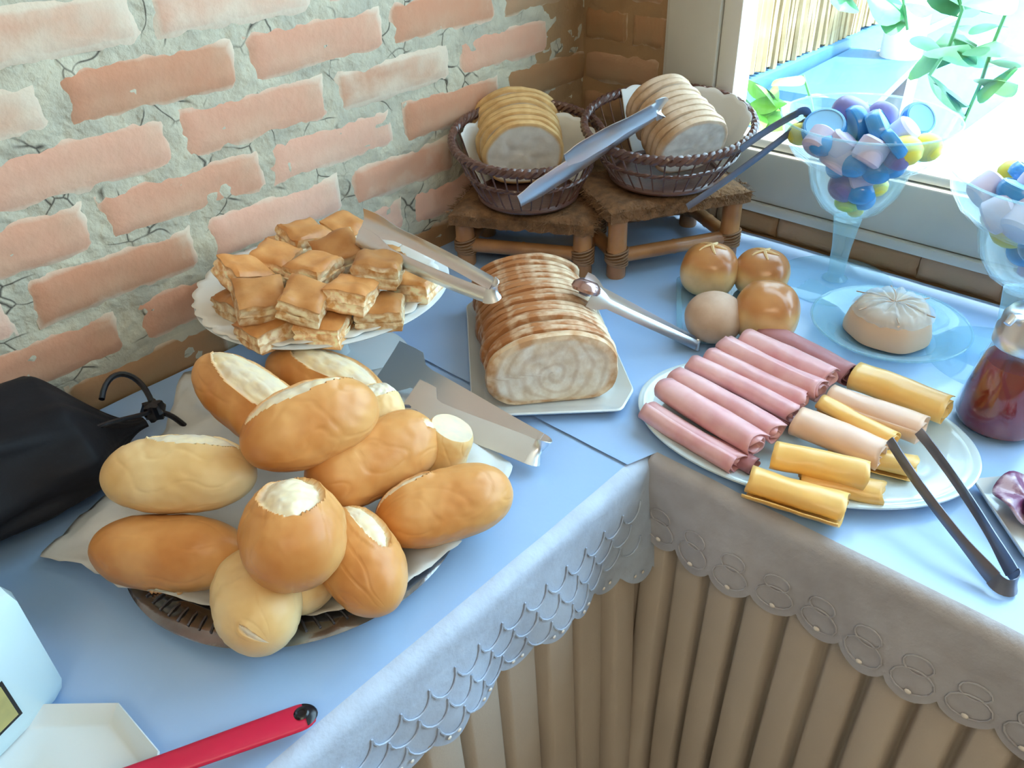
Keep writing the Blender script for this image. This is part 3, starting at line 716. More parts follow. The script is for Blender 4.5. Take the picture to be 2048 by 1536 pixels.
# ---- octagonal plate with the sliced loaf
def polyplate(label, name, pts, z, rim, mtl, lift=.008, th=.004, cat='plate', holes=None):
    c = sum((Vector(p) for p in pts), Vector())/len(pts); c.z = z
    t = thing(name, c, label, cat)
    q = MB(); rings = [(1.0, lift, 0), (rim, .0025, 0), (rim-.06, .002, 0), (0, .002, 0)]
    rings = [(1.0, lift), (.985, lift+.0012), (rim, .004), (rim-.05, .0028), (.3, .0028), (.02, .0028)]
    low = [(1.0, lift), (.99, lift-.0025), (rim, .0012), (rim-.05, .0), (.3, .0), (.02, .0)]
    def ringv(k, zz): return [c + (Vector(p)-c)*k + Vector((0,0,zz-(Vector(p)-c).z*k)) for p in pts]
    n = len(pts); v = []; f = []
    for k, zz in rings: v += ringv(k, zz)
    for k, zz in low: v += ringv(k, zz)
    R_ = len(rings)
    for r_ in range(R_-1):
        for i in range(n):
            j = (i+1) % n
            f.append((r_*n+i, r_*n+j, (r_+1)*n+j, (r_+1)*n+i)); f.append(((R_+r_)*n+i, (R_+r_+1)*n+i, (R_+r_+1)*n+j, (R_+r_)*n+j))
    f.append(tuple((R_-1)*n+i for i in range(n))); f.append(tuple((2*R_-1)*n+i for i in range(n)))
    q.add(v, f); build(q, 'dish', mtl, t, smooth=30); return t
def rounded(pts, r=.02, n=5):
    o = []; N_ = len(pts)
    for i in range(N_):
        p = Vector(pts[i]); a = (Vector(pts[i-1])-p); b = (Vector(pts[(i+1)%N_])-p)
        ra = min(r, a.length*.45); rb = min(r, b.length*.45)
        A = p+a.normalized()*ra; B = p+b.normalized()*rb
        for k in range(n+1):
            t = k/n; o.append(A*(1-t)**2+p*2*t*(1-t)+B*t*t)
    return o
zz = .012
fl_, fr_2, br_, bl_ = at(944,836,zz), at(1285,822,zz), at(1205,595,zz), at(932,600,zz)
d1 = (fr_2-fl_); d2 = (bl_-fl_)
cc = [(0.02,0),( .88,0),(1.0,.14),(1.0,.90),(.93,1.02),(.10,1.02),(0,.93),(0,.03)]
br_ = fl_ + d2 + d1*.92
def quadp(u, v): return (fl_*(1-u)+fr_2*u)*(1-v) + (bl_*(1-u)+br_*u)*v
pl = polyplate('long white plate with cut corners under the big sliced loaf', 'oblong_plate', rounded([quadp(u, v) for u, v in cc], .006, 2), 0.001, .84, M_porcelain, lift=.013)
M_loaf = mat('rustic_loaf', (.46,.19,.07), (.84,.66,.46), 30, .6, bump=.5, bscale=70, mask=((.86,.78,.62), (.66,.50,.34), 60), spec=.3, contrast=(.42,.6), bdist=.002)
# crumb with a swirl, for the front slice
M_swirl = mat('swirled_crumb', (.88,.80,.68), (.72,.58,.42), 55, .75, bump=.6, bscale=60, mask=((.60,.32,.15), (.82,.64,.44), 50), bdist=.002)
def swirl(m):
    N = m.node_tree.nodes; Lk = m.node_tree.links; b = N['Principled BSDF']; src = b.inputs['Base Color'].links[0].from_socket
    tcn = N.new('ShaderNodeAttribute'); tcn.attribute_name = 'sw'
    wv = N.new('ShaderNodeMath'); wv.operation = 'SINE'; Lk.new(tcn.outputs['Fac'], wv.inputs[0])
    mr = N.new('ShaderNodeMapRange'); Lk.new(wv.outputs[0], mr.inputs[0]); mr.inputs[1].default_value = .1; mr.inputs[2].default_value = 1; mr.inputs[4].default_value = .34
    mx = N.new('ShaderNodeMix'); mx.data_type = 'RGBA'; Lk.new(mr.outputs[0], mx.inputs[0]); Lk.new(src, mx.inputs[6]); mx.inputs[7].default_value = (.50,.30,.15,1)
    Lk.new(mx.outputs[2], b.inputs['Base Color'])
swirl(M_swirl)
def slice_(c, ax, W, H, th, seed, mtl, name='bread_slice', lean=0.0, base_flat=True, wob=.03, swirlon=False, n=44, crumb_in=.86):
    """one slice: outline domed above, flat below; faces crumb (mask 0 / 1), rim crust"""
    ax = Vector(ax).normalized(); up = (Vector((0,0,1)) - ax*ax.z + ax*lean).normalized(); sd = ax.cross(up).normalized()
    q = MB(); rings = []; vs = []; ms = []; sw = []
    rr = [(0,.0),(.12,0),(.25,0),(.35,0),(.45,0),(.55,0),(.65,0),(.74,0),(crumb_in-.04,0),(crumb_in+.03,1),(.985,1)]
    def outl(a):
        x = cos(a); z = sin(a); e = 2.6 if z < 0 else 2.1
        k = (abs(x)**e+abs(z)**e)**(-1/e)*(1+wob*N3((x*1.6+seed, z*1.6, seed*2.3))+.012*N3((x*6, z*6, seed)))
        return x*k*W/2, max(z*k, -.86 if base_flat else -9)*H/2
    crustfirst = mtl is M_loaf or mtl.name.startswith('rustic')
    for face in (1, -1):
        for r_, m_ in rr:
            for k in range(n):
                a = 2*pi*k/n; x, z = outl(a)
                rough_ = .0022*N3((x*70*r_, z*70*r_, seed+face)) if r_ < .9 else 0
                vs.append(Vector(c) + sd*x*r_ + up*(z*r_) + ax*(face*(th/2 if r_ < .95 else th*.40) + face*rough_)); 
                ms.append(m_); sw.append(a + 62*sqrt((x*r_)**2+(z*r_)**2)/W + 5*N3((x*r_*26, z*r_*26, 3)))
    R_ = len(rr)
    f = []
    for fc in range(2):
        o_ = fc*R_*n
        for r_ in range(R_-1):
            for k in range(n): f.append((o_+r_*n+k, o_+r_*n+(k+1)%n, o_+(r_+1)*n+(k+1)%n, o_+(r_+1)*n+k))
    mid = len(vs)
    for k in range(n):
        a = 2*pi*k/n; x, z = outl(a); vs.append(Vector(c)+sd*x*1.01+up*z*1.01); ms.append(1); sw.append(0)
    for k in range(n):
        k2 = (k+1)%n
        f.append(((R_-1)*n+k, (R_-1)*n+k2, mid+k2, mid+k)); f.append((mid+k, mid+k2, (2*R_-1)*n+k2, (2*R_-1)*n+k))
    if mtl is M_loaf: ms = [1-x for x in ms]
    q.add(vs, f, ms)
    o = build(q, name, mtl, smooth=55)
    if swirlon:
        at_ = o.data.attributes.new('sw', 'FLOAT', 'POINT')
        if len(o.data.vertices) == len(sw): at_.data.foreach_set('value', sw)
    return o
# swirl slices use mask 1 = crust ; loaf slices mask 1 = crumb
ORD = ['front','second','third','fourth','fifth','sixth','seventh','eighth','ninth','tenth','eleventh','twelfth','thirteenth','fourteenth','fifteenth','sixteenth','hindmost']
c0 = at(1107,806,.008); c0.z = 0; c1 = at(1062,640,.008); c1.z = 0
ax = (c0-c1).normalized(); Ltot = .262; ns = 17
for i in range(ns):
    u = i/(ns-1); c = c0 - ax*(.010 + (Ltot-.02)*u)
    H = .106*(1+.03*sin(u*5)) * (1-.10*u); W = .166*(1-.05*u)
    jit = rnd.uniform(-.0022,.0022); lean = .06+.10*u + rnd.uniform(-.03,.03)
    c = Vector((c.x+jit, c.y+jit, .0055+.86*H/2))
    if i == 0:
        o = slice_(c, ax, W, H, .0140, 3.3, M_swirl, lean=lean, swirlon=True, wob=.05)
        tag(o, 'front slice of the big loaf on the oblong plate, showing its swirled crumb', 'bread slice', 'slices of the big loaf')
    else:
        o = slice_(c, ax, W*(1+rnd.uniform(-.03,.02)), H*(1+rnd.uniform(-.05,.02)), .0135, i*1.7, M_loaf, lean=lean, wob=.06)
        if i == ns-1: lb = 'hindmost slice of the big loaf on the oblong plate'
        else: lb = ORD[i] + ' slice from the front of the big loaf on the oblong plate'
        tag(o, lb, 'bread slice', 'slices of the big loaf')
# tongs resting on the loaf, handle down on the cloth
M_rose = mat('reddish_steel', (.45,.30,.28), None, rough=.22, metal=.8)
a_, b_ = at(1165,565,.105), at(1182,592,.100)
t3 = tongs('narrow steel tongs with a round reddish head leaning from the big loaf to the cloth', at(1398,690,.008), a_, b_, (.5,.2,1), .013, M_steel,
      head=lambda u: 1.0+1.3*smoothstep(.86,.93,u), cup=.1, bow=.0, bendr=.005)
q = MB(); q.lathe([(0,.012),(.012,.011),(.0185,.006),(.020,0),(.0175,-.004),(.010,-.005),(0,-.005)], 28, Matrix.Translation(at(1172,578,.104)) @ Matrix.Rotation(.5,4,'Y'))
build(q, 'round_head', M_rose, t3)

# ---- bamboo stools
M_bamboo = mat('bamboo_cane', (.46,.22,.08), (.34,.15,.06), 22, .35, bump=.3, bscale=50, spec=.5, coat=.2)
M_bind = mat('cane_binding', (.30,.17,.09), (.22,.12,.06), 60, .7, bump=.6, bscale=160)
M_hide = mat('shaggy_brown_hide', (.30,.16,.08), (.18,.10,.055), 60, .95, bump=1, bscale=220, spec=.1, bdist=.004)
def stool(label, p1, p2, depth, H, seed, grp=None):
    """p1,p2: front leg feet; depth: length towards the back"""
    p1 = Vector(p1); p2 = Vector(p2); d = (p2-p1).normalized(); n = Vector((-d.y, d.x, 0)); 
    if n.dot(Vector((1,1,0))) < 0: n = -n
    p3 = p2+n*depth; p4 = p1+n*depth; c = (p1+p3)/2
    t = thing('bamboo_stool', (c.x, c.y, 0.001), label, 'stool')
    r0 = .0155
    for k, p in enumerate((p1, p2, p3, p4)):
        q = MB(); zs = [0.001,.004,.02,.045,.047,.049,.07,H-.004]
        rs = [r0*.9, r0, r0*.98, r0*.98, r0*1.08, r0*.98, r0*.97, r0*.97]
        q.tube([(p.x+.0015*N3((seed,k,z*9)), p.y, z) for z in zs], rs, 16); build(q, 'leg', M_bamboo, t)
        q = MB(); zc = .034 
        for w_ in range(6):
            a0 = w_*.55
            q.tube([Vector((p.x+(r0+.002)*cos(a), p.y+(r0+.002)*sin(a), zc-.006+w_*.0035+.004*sin(a+a0))) for a in [2*pi*i/18 for i in range(18)]], .0018, 5, closed=True)
        build(q, 'binding', M_bind, t)
    for a, b in ((p1,p2),(p2,p3),(p3,p4),(p4,p1)):
        e = (b-a).normalized(); q = MB(); L_ = (b-a).length
        pts = [a+e*(r0*.6), a+e*(L_*.48), a+e*(L_*.5), a+e*(L_*.52), b-e*(r0*.6)]
        q.tube([Vector((p.x,p.y,.036)) for p in pts], [.0115,.0112,.0122,.0112,.0115], 14); build(q, 'crossbar', M_bamboo, t)
    # hide seat: square, sagging, ragged edge
    q = MB(); W_ = (p2-p1).length/2+.020; D_ = depth/2+.018
    def top(u, v, lo=0):
        a = u*2-1; b = v*2-1; e = max(abs(a), abs(b))
        x = a*W_*(1+.03*N3((a*3, b*3, seed))); y = b*D_*(1+.03*N3((b*3, a*3, seed+5)))
        z = H+.012 - .004*(1-e*e) - .008*smoothstep(.82,1,e) + .0022*N3((a*12, b*12, seed)) - lo*(.017*(1+.25*N3((a*9,b*9,seed))))
        return c + d*x + n*y + Vector((0,0,z))
    N_ = 30; v = [top(i/N_, j/N_) for i in range(N_+1) for j in range(N_+1)]
    f = [(i*(N_+1)+j,(i+1)*(N_+1)+j,(i+1)*(N_+1)+j+1,i*(N_+1)+j+1) for i in range(N_) for j in range(N_)]
    o_ = len(v); v += [top(i/N_, j/N_, 1) for i in range(N_+1) for j in range(N_+1)]
    f += [(o_+i*(N_+1)+j,o_+i*(N_+1)+j+1,o_+(i+1)*(N_+1)+j+1,o_+(i+1)*(N_+1)+j) for i in range(N_) for j in range(N_)]
    ring = [i*(N_+1) for i in range(N_+1)] + [N_*(N_+1)+j for j in range(1,N_+1)] + [i*(N_+1)+N_ for i in range(N_-1,-1,-1)] + [j for j in range(N_-1,0,-1)]
    for i in range(len(ring)): a = ring[i]; b = ring[(i+1)%len(ring)]; f.append((a,b,o_+b,o_+a))
    q.add(v, f); seat = build(q, 'seat', M_hide, t, smooth=60)
    # ragged hair along the rim
    q = MB(); r2 = random.Random(seed)
    for i in range(900):
        a = r2.random()*4; s_ = int(a); k = (a-s_)*2-1
        aa, bb = ((k,-1),(1,k),(k,1),(-1,k))[s_]
        b0 = c + d*(aa*W_) + n*(bb*D_) + Vector((0,0,H+.010-r2.random()*.016))
        dr = (d*(aa if s_ in (1,3) else 0)+n*(bb if s_ in (0,2) else 0)); tip = b0 + dr*r2.uniform(.003,.012) + d*r2.uniform(-.006,.006)+n*r2.uniform(-.006,.006)+Vector((0,0,r2.uniform(-.010,.004)))
        sd = Vector((r2.uniform(-1,1), r2.uniform(-1,1), r2.uniform(-1,1))).normalized()*.0009
        q.add([b0-sd, b0+sd, tip], [(0,1,2)])
    o = build(q, 'fringe', M_hide, t, smooth=0); o['kind'] = 'stuff'
    return t, c, d, n
H1 = .088
s1, sc1, d1_, n1_ = stool('left bamboo stool with a shaggy brown hide seat, beside the pastry stand', (-.408,-.086,0), (-.318,-.258,0), .118, H1, 11)
s2, sc2, d2_, n2_ = stool('right bamboo stool with a shaggy brown hide seat, near the window', (-.290,-.304,0), (-.118,-.402,0), .135, .112, 23)

# ---- woven plastic baskets
M_bask = mat('dark_brown_woven_plastic', (.085,.035,.028), (.13,.06,.045), 40, .3, bump=.3, bscale=90, spec=.6, coat=.3)
def basket(label, c, z0, zt, ra, rb, ang, tilt, ba=.62, seed=0):
    """oval basket: floor at z0, rim at zt; ra along ang, rb across; tilt raises the far side"""
    t = thing('bread_basket', (c[0], c[1], z0), label, 'basket')
    ux = Vector((cos(ang), sin(ang), 0)); uy = Vector((-sin(ang), cos(ang), 0)); C = Vector((c[0], c[1], 0))
    def P_(a, h, k=1.0):
        f_ = ba + (1-ba)*(h**.75); X = ra*f_*cos(a)*k; Y = rb*f_*sin(a)*k
        return C + ux*X + uy*Y + Vector((0,0, z0 + (zt-z0)*h + h*tilt*X/ra))
    q = MB(); ring = [P_(2*pi*i/90, 1) for i in range(90)]
    for ph in (0, pi):   # twisted rim of two strands
        q.tube([P_(2*pi*i/240, 1, 1+.012*cos(i/240*2*pi*34+ph)) + Vector((0,0,.0035*sin(i/240*2*pi*34+ph))) for i in range(240)], .0050, 7, closed=True)
    build(q, 'rim', M_bask, t)
    for h in (.55,):
        q = MB()
        for ph in (0, pi): q.tube([P_(2*pi*i/200, h, 1+.008*cos(i/200*2*pi*30+ph)) + Vector((0,0,.0015*sin(i/200*2*pi*30+ph))) for i in range(200)], .0022, 6, closed=True)
        build(q, 'hoop', M_bask, t)
    q = MB(); ribpts = [P_(2*pi*i/90, .07) for i in range(90)]
    q.tube(ribpts, .0045, 8, closed=True); build(q, 'hoop', M_bask, t)
    ns_ = 36; q0 = None
    for i in range(ns_):
        a = 2*pi*i/ns_; q = MB(); q.tube([P_(a + .02*N3((i, h_, seed)), h_) for h_ in (.05,.2,.4,.6,.8,.98)], .0013, 5); build(q, 'stave', M_bask, t)
    q = MB(); v = [C + Vector((0,0,z0+.003))] + [P_(2*pi*i/60, .06) for i in range(60)] + [C + Vector((0,0,z0))] + [P_(2*pi*i/60, 0, .98) for i in range(60)]
    f = [(0, 1+i, 1+(i+1)%60) for i in range(60)] + [(61, 62+(i+1)%60, 62+i) for i in range(60)] + [(1+i, 62+i, 62+(i+1)%60, 1+(i+1)%60) for i in range(60)]
    q.add(v, f); build(q, 'floor', M_bask, t)
    return P_
ang = math.atan2(.7, .72)
B1 = (sc1.x-.002, sc1.y+.004); B2 = (sc2.x+.012, sc2.y-.002)
P1 = basket('left woven brown basket holding a cut loaf, on the left stool', B1, H1+.0155, .200, .128, .118, ang, .014, .60, 1)
P2 = basket('right woven brown basket holding a tall stack of slices, on the right stool', B2, .112+.0155, .214, .142, .130, ang-.2, .014, .60, 2)
def liner(label, P_, a0, a1, seed, hmax=1.0):
    q = MB()
    def fn(u, v):
        a = a0+(a1-a0)*u; h = .08+(hmax-.08)*v + .10*v*N3((u*6, 1, seed)) + .035*v*abs(sin(u*26))
        k = .965-.03*v+.02*N3((u*9, v*3, seed))*(1-v*.5); return P_(a, max(h, .08), k)
    q.grid(fn, 90, 14); return tag(build(q, 'paper_liner', mat('basket_paper_%d' % seed, (.78,.80,.80), None, rough=.7), smooth=80, solid=.0005), label, 'paper')
liner('white scalloped paper lining the inside of the left basket', P1, -1.5, 1.3, 31, .92)
liner('white scalloped paper lining the right side of the right basket', P2, -1.6, .7, 32, 1.06)
M_sand = mat('white_crumb', (.92,.91,.85), (.82,.80,.73), 60, .8, bump=.4, bscale=120, mask=((.80,.55,.25), (.62,.36,.14), 30), bdist=.001)
M_sand2 = mat('brown_bread_crumb', (.82,.80,.74), (.66,.62,.56), 60, .8, bump=.4, bscale=120, mask=((.50,.32,.18), (.66,.50,.36), 40), bdist=.001)
def stack(base, top_, n, W, H, mtl, fl, ll, grp, leans=.25, front_label=None, seed=0, r=(1,.9)):
    base = Vector(base); top_ = Vector(top_); axd = (base-top_); axh = Vector((axd.x, axd.y, axd.z)).normalized()
    for i in range(n):
        u = i/(n-1); c = base.lerp(top_, u) + Vector((rnd.uniform(-.002,.002), rnd.uniform(-.002,.002), 0)); k = r[0]+(r[1]-r[0])*u
        o = slice_(c, axh, W*k*(1+rnd.uniform(-.03,.03)), H*k*(1+rnd.uniform(-.03,.03)), (base-top_).length/(n-1)*.93, seed+i*2.1, mtl, lean=leans, base_flat=False, wob=.05, crumb_in=.90)
        tag(o, fl if i == 0 else ORD[i]+' '+ll, 'bread slice', grp)
cb = at(1045,305,.168); ct = at(1022,262,.190)
ct = cb + Vector((.075,.085,.010))
stack(cb, ct, 7, .150, .136, M_sand, 'front white slice of the loaf in the left basket', 'slice from the front of the loaf in the left basket', 'slices of the loaf in the left basket', seed=5, r=(.86,1.04))
cb = at(1385,290,.190)
stack(cb, cb+Vector((.045,.095,.040)), 9, .120, .105, M_sand2, 'front slice of the brown-crusted stack in the right basket', 'slice from the front in the brown-crusted stack of the right basket', 'slices stacked in the right basket', seed=40, leans=.1, r=(1,.92))
t5 = tongs('broad steel tongs sticking out of the left basket towards the right', at(1322,215,.262), at(1130,318,.215), at(1040,405,.150), (.25,-.45,1), .027, M_steel,
      head=lambda u: .95+.35*smoothstep(.3,.6,u)-.45*smoothstep(.85,1,u), cup=.12, bow=.004, bendr=.010)
t6 = tongs('slim dark steel tongs sticking out of the right basket towards the candy glass', at(1612,228,.262), at(1480,298,.225), at(1375,415,.150), (.1,-.2,1), .010, M_steel_dark,
      head=lambda u: 1.1, cup=.12, bow=.004, bendr=.010)
# ---- oblong glass dish with four glazed buns
zz = .006
A, B, C_, D_ = at(1352,690,zz), at(1585,700,zz), at(1572,545,zz), at(1352,560,zz)
pl = polyplate('clear oblong dish with a dark edge under the four glazed buns', 'glass_dish', rounded([A,B,C_,D_], .012, 3), .001, .9, M_glass_rim, lift=.012)
M_bun = mat('glazed_bun', (.46,.17,.05), (.62,.30,.10), 12, .28, bump=.2, bscale=60, mask=((.80,.54,.24), (.70,.44,.18), 30), coat=.3, crough=.2)
M_bun2 = mat('floury_bun', (.52,.33,.22), (.62,.44,.32), 30, .55, bump=.3, bscale=80, mask=((.66,.46,.30), (.56,.36,.22), 30))
M_dough = mat('baked_dough_cross', (.86,.66,.36), (.74,.48,.22), 60, .5, bump=.2)
def bun(label, c, r, h, seed, m, star=0, sq=3.0, rz=0.4):
    t = thing('sweet_bun', (c.x, c.y, .004), label, 'bun', 'buns in the glass dish'); q = MB(); nu, nv = 28, 48; v = []; mk = []
    for i in range(nu+1):
        ph = pi*i/nu; z = cos(ph); s = sin(ph)
        for j in range(nv):
            a = 2*pi*j/nv; k = (abs(cos(a))**sq+abs(sin(a))**sq)**(-1/sq); kk = 1+(k-1)*.7
            prof = s**.62 if z < .2 else s**.9
            R = r*prof*kk*(1+.04*N3((cos(a)*1.5+seed, sin(a)*1.5, z)))
            zz_ = h/2 + h/2*(z if z > 0 else max(z, -.9)*1.0); x, y = R*cos(a+0), R*sin(a)
            x, y = x*cos(rz)-y*sin(rz), x*sin(rz)+y*cos(rz)
            v.append((c.x+x, c.y+y, .0045+zz_)); mk.append(1-smoothstep(.05,.55,z+.25*N3((cos(a)*2+seed, sin(a)*2, 3))))
    q.add(v, [(i*nv+j, i*nv+(j+1)%nv, (i+1)*nv+(j+1)%nv, (i+1)*nv+j) for i in range(nu) for j in range(nv)], mk)
    build(q, 'body', m, t, smooth=60)
    if star:
        q = MB()
        for k in range(star):
            a = 2*pi*k/star+seed
            pts = [Vector((c.x+u*r*.5*cos(a+.3*u), c.y+u*r*.5*sin(a+.3*u), .0045+h*(.5+.5*cos(min(1, u*.5)**1*1.0))+.0005)) for u in (0,.25,.5,.75,1)]
            q.tube(pts, [.0030,.0028,.0024,.002,.0012], 6)
        build(q, 'dough_cross', M_dough, t)
    return t
bun('glazed bun with a dough star, at the back left of the glass dish', at(1413,588,.0), .042, .076, 1.1, M_bun, 5)
bun('glazed bun with a dough star, at the back right of the glass dish', at(1516,590,.0), .041, .068, 2.3, M_bun, 5)
bun('shiny brown bun at the front right of the glass dish', at(1524,680,.0), .043, .082, 3.7, M_bun, 0)
bun('round rough floury bun at the front left of the glass dish', at(1423,678,.0), .040, .064, 4.1, M_bun2, 0, 2.1)

# ---- oval platter of rolled ham and cheese
pc = at(1614,862,.010); la = Vector((.308,-.951,0)); lb_ = Vector((.951,.308,0))
pc = Vector((-.478,-.708,0))
PLA, PLB = .190, .130
M_plat = mat('pale_glazed_platter', (.68,.80,.84), (.62,.76,.82), 5, .15, coat=.8, crough=.06)
t = thing('oval_platter', pc+Vector((0,0,.002)), 'large white oval platter under the rolled ham and cheese', 'platter')
q = MB()
def ring_o(k, z): return [pc + la*(PLA*k*cos(a)) + lb_*((PLA*k-(PLA-PLB))*sin(a) if k > .5 else PLB*k*sin(a)) + Vector((0,0,z)) for a in [2*pi*i/120 for i in range(120)]]
prof = [(1,.016),(.985,.0172),(.95,.0150),(.92,.0135),(.90,.0132),(.86,.0105),(.83,.0102),(.78,.0065),(.72,.0055),(.3,.0055),(.05,.0055)]
low = [(1,.014),(.95,.011),(.80,.004),(.72,.0025),(.3,.0025),(.05,.0025)]
v = []; f = []
for k, z in prof: v += ring_o(k, z)
for k, z in low: v += ring_o(k, z)
n = 120; R1 = len(prof)
for r_ in range(R1-1):
    for i in range(n): j = (i+1)%n; f.append((r_*n+i, r_*n+j, (r_+1)*n+j, (r_+1)*n+i))
for r_ in range(len(low)-1):
    for i in range(n): j = (i+1)%n; b0 = (R1+r_)*n; f.append((b0+i, b0+n+i, b0+n+j, b0+j))
for i in range(n): j = (i+1)%n; f.append((i, R1*n+i, R1*n+j, j))
f.append(tuple((R1-1)*n+i for i in range(n))); f.append(tuple((R1+len(low)-1)*n+i for i in range(n)))
q.add(v, f); build(q, 'dish', M_plat, t, smooth=60)
M_ham = mat('cooked_ham', (.72,.34,.36), (.84,.50,.50), 30, .38, bump=.25, bscale=60, sss=.08, coat=.2, crough=.3)
M_hamd = mat('dark_smoked_ham', (.42,.17,.19), (.50,.24,.26), 30, .35, bump=.25, bscale=60)
M_chee = mat('yellow_cheese', (.94,.50,.12), (.92,.58,.20), 14, .32, bump=.12, bscale=50, sss=.1, coat=.2, crough=.25)
M_cheep = mat('pale_turkey_slice', (.80,.52,.40), (.86,.58,.42), 14, .35, bump=.12, bscale=50, sss=.08)
def rolled(label, name, p1, p2, r, m, turns=2.2, seed=0, flat=.8, grp=None, cat='ham roll', ruff=0.0):
    """a thin slice rolled up: spiral cross-section swept along its length"""
    P1_, P2_ = Vector(p1), Vector(p2); ax = (P2_-P1_); L_ = ax.length; ax.normalize(); side = ax.cross(Vector((0,0,1))).normalized(); up = side.cross(ax).normalized()
    q = MB(); nu = 18; nv = 54
    def fn(u, v_):
        th = v_*turns*2*pi + seed; rr = r*(.22+.78*v_**.7)
        rr *= 1+.10*N3((u*2.2+seed, cos(th)*.9, sin(th)*.9))+.05*N3((u*5, cos(th)*2+seed, sin(th)*2))
        end = abs(u*2-1)**6; ext = L_*(u-.5) + (ruff+.0025)*N3((v_*9+seed, u*3, 1))*(1 if u > .5 else .6)*end
        rr *= 1+ .12*ruff/.004*end*N3((v_*16, seed, 4))
        bow = .004*sin(pi*u+seed)
        return (P1_+P2_)/2 + ax*ext + side*(rr*cos(th)*1.08 + bow*.6) + up*(rr*sin(th)*flat)
    q.grid(fn, nu, nv); return tag(build(q, name, m, smooth=180, solid=.0012), label, cat, grp)
HR = [((1297,818),(1478,928),.021,.0150,'lowest ham roll, lying on the rim at the left of the platter'),
 ((1330,775),(1512,893),.032,.0165,'fat ham roll second from the left on the platter'),
 ((1352,752),(1553,868),.033,.0150,'ham roll third from the left on the platter'),
 ((1382,728),(1590,828),.034,.0140,'ham roll fourth from the left on the platter'),
 ((1415,712),(1612,800),.036,.0140,'ham roll fifth from the left on the platter'),
 ((1450,688),(1642,782),.040,.0165,'pink ham roll sixth from the left, standing a little proud'),
 ((1492,674),(1660,760),.040,.0150,'ham roll seventh from the left on the platter'),
 ((1528,664),(1700,752),.032,.0165,'dark ham roll at the far right end of the ham row')]
for i, (a, b, z, r, lb) in enumerate(HR):
    rolled(lb, 'ham_roll', at(*a, z), at(*b, z), r*1.08, M_ham if i < 7 else M_hamd, seed=i*1.3, grp='ham rolls on the platter', ruff=.005)
for i, (a, b, z, r, lb) in enumerate([((1350,860),(1510,935),.018,.012,'ham roll in the lower layer under the second one'),((1450,760),(1620,850),.018,.012,'ham roll in the lower layer under the fifth one')]):
    rolled(lb, 'ham_roll', at(*a, z), at(*b, z), r, M_hamd, seed=i*2.3+9, grp='ham rolls on the platter', ruff=.004)
CR = [((1500,958),(1690,1020),.026,.0185,M_chee,'nearest cheese roll, jutting over the front rim of the platter'),
 ((1548,905),(1735,952),.036,.0175,M_chee,'second cheese roll from the front, lying on the nearest one'),
 ((1590,845),(1765,912),.036,.0185,M_cheep,'broad orange pink roll in the middle of the cheese row'),
 ((1640,805),(1790,880),.036,.0110,M_chee,'thin cheese roll squeezed into the middle of the cheese row'),
 ((1660,790),(1845,860),.036,.0185,M_cheep,'pale pinkish roll behind the middle of the cheese row'),
 ((1708,752),(1895,822),.036,.0180,M_chee,'rearmost cheese roll, at the right edge of the platter'),
 ((1600,960),(1765,985),.020,.0140,M_chee,'ragged cheese roll in the lower layer, near the tongs'),
 ((1660,890),(1830,935),.020,.0140,M_chee,'cheese roll in the lower layer, under the tongs tips')]
for i, (a, b, z, r, m, lb) in enumerate(CR):
    rolled(lb, 'cheese_roll', at(*a, z), at(*b, z), r*1.16, m, turns=1.9, seed=i*1.7+.6, flat=.78, grp='cheese rolls on the platter', cat='cheese roll', ruff=.004 if i in (6,7) else .001)
t7 = tongs('dark steel serving tongs lying from the cheese rolls over the platter rim', at(2022,1172,.012), at(1838,862,.062), at(1778,880,.060), (.5,.3,1), .0105, M_steel_dark,
      head=lambda u: 1.5-.5*smoothstep(0,.3,u)+.1*sin(u*60)*smoothstep(.85,.95,u), cup=.10, bow=.007, bendr=.011)

# ---- cheese on a glass bowl
cc_ = at(1772,672,.0); cc_.z = 0
t = thing('glass_bowl', cc_+Vector((0,0,.001)), 'shallow clear glass bowl under the round white cheese', 'bowl')
build(MB().lathe([(0,.0035),(.055,.0035),(.062,.006),(.078,.016),(.090,.022),(.101,.0245),(.1025,.0235),(.101,.0225),(.090,.0195),(.078,.0135),(.064,.003),(.055,.001),(0,.001)], 72, Matrix.Translation(cc_)), 'dish', M_glass_rim, t)
q = MB(); q.tube([cc_+Vector((.102*cos(2*pi*i/72), .102*sin(2*pi*i/72), .0235)) for i in range(72)], .0018, 8, closed=True); build(q, 'rim', M_glass_rim, t)
M_whcheese = mat('fresh_cheese', (.84,.58,.38), (.80,.55,.36), 12, .4, bump=.15, bscale=50, sss=.1)
t = thing('fresh_cheese', cc_+Vector((0,0,.0065)), 'round fresh cheese wrapped in cling film with a gathered top', 'cheese')
ch = at(1772,655,.02)
q = MB().lathe([(0,.0045),(.050,.0045),(.056,.008),(.0565,.016),(.052,.034),(.047,.044),(.040,.048),(.02,.047),(0,.0465)], 64, Matrix.Translation(cc_), wob=lambda a, j: 1+.03*cos(a*3+1)+.02*sin(a*7))
build(q, 'cheese_body', M_whcheese, t)
M_film = thin_glass('cling_film', (.92,.96,1), f0=1.5, rough=.12, body=(.80,.84,.86), bodymix=.38)
def filmf(u, v):
    a = 2*pi*u; r = .053*v; pl_ = abs(sin(a*7+.6*sin(a*3)))
    z = .0530 + .006*pl_*sin(pi*min(1,v*1.1)) - .012*smoothstep(.75,1,v) + .003*N3((cos(a)*v*6, sin(a)*v*6, 2))
    return (cc_.x+r*cos(a)*(1+.05*N3((cos(a)*2, sin(a)*2, 3))), cc_.y+r*sin(a), z)
q = MB(); q.grid(filmf, 140, 16); build(q, 'film_gathers', M_film, t, smooth=60)
q = MB()
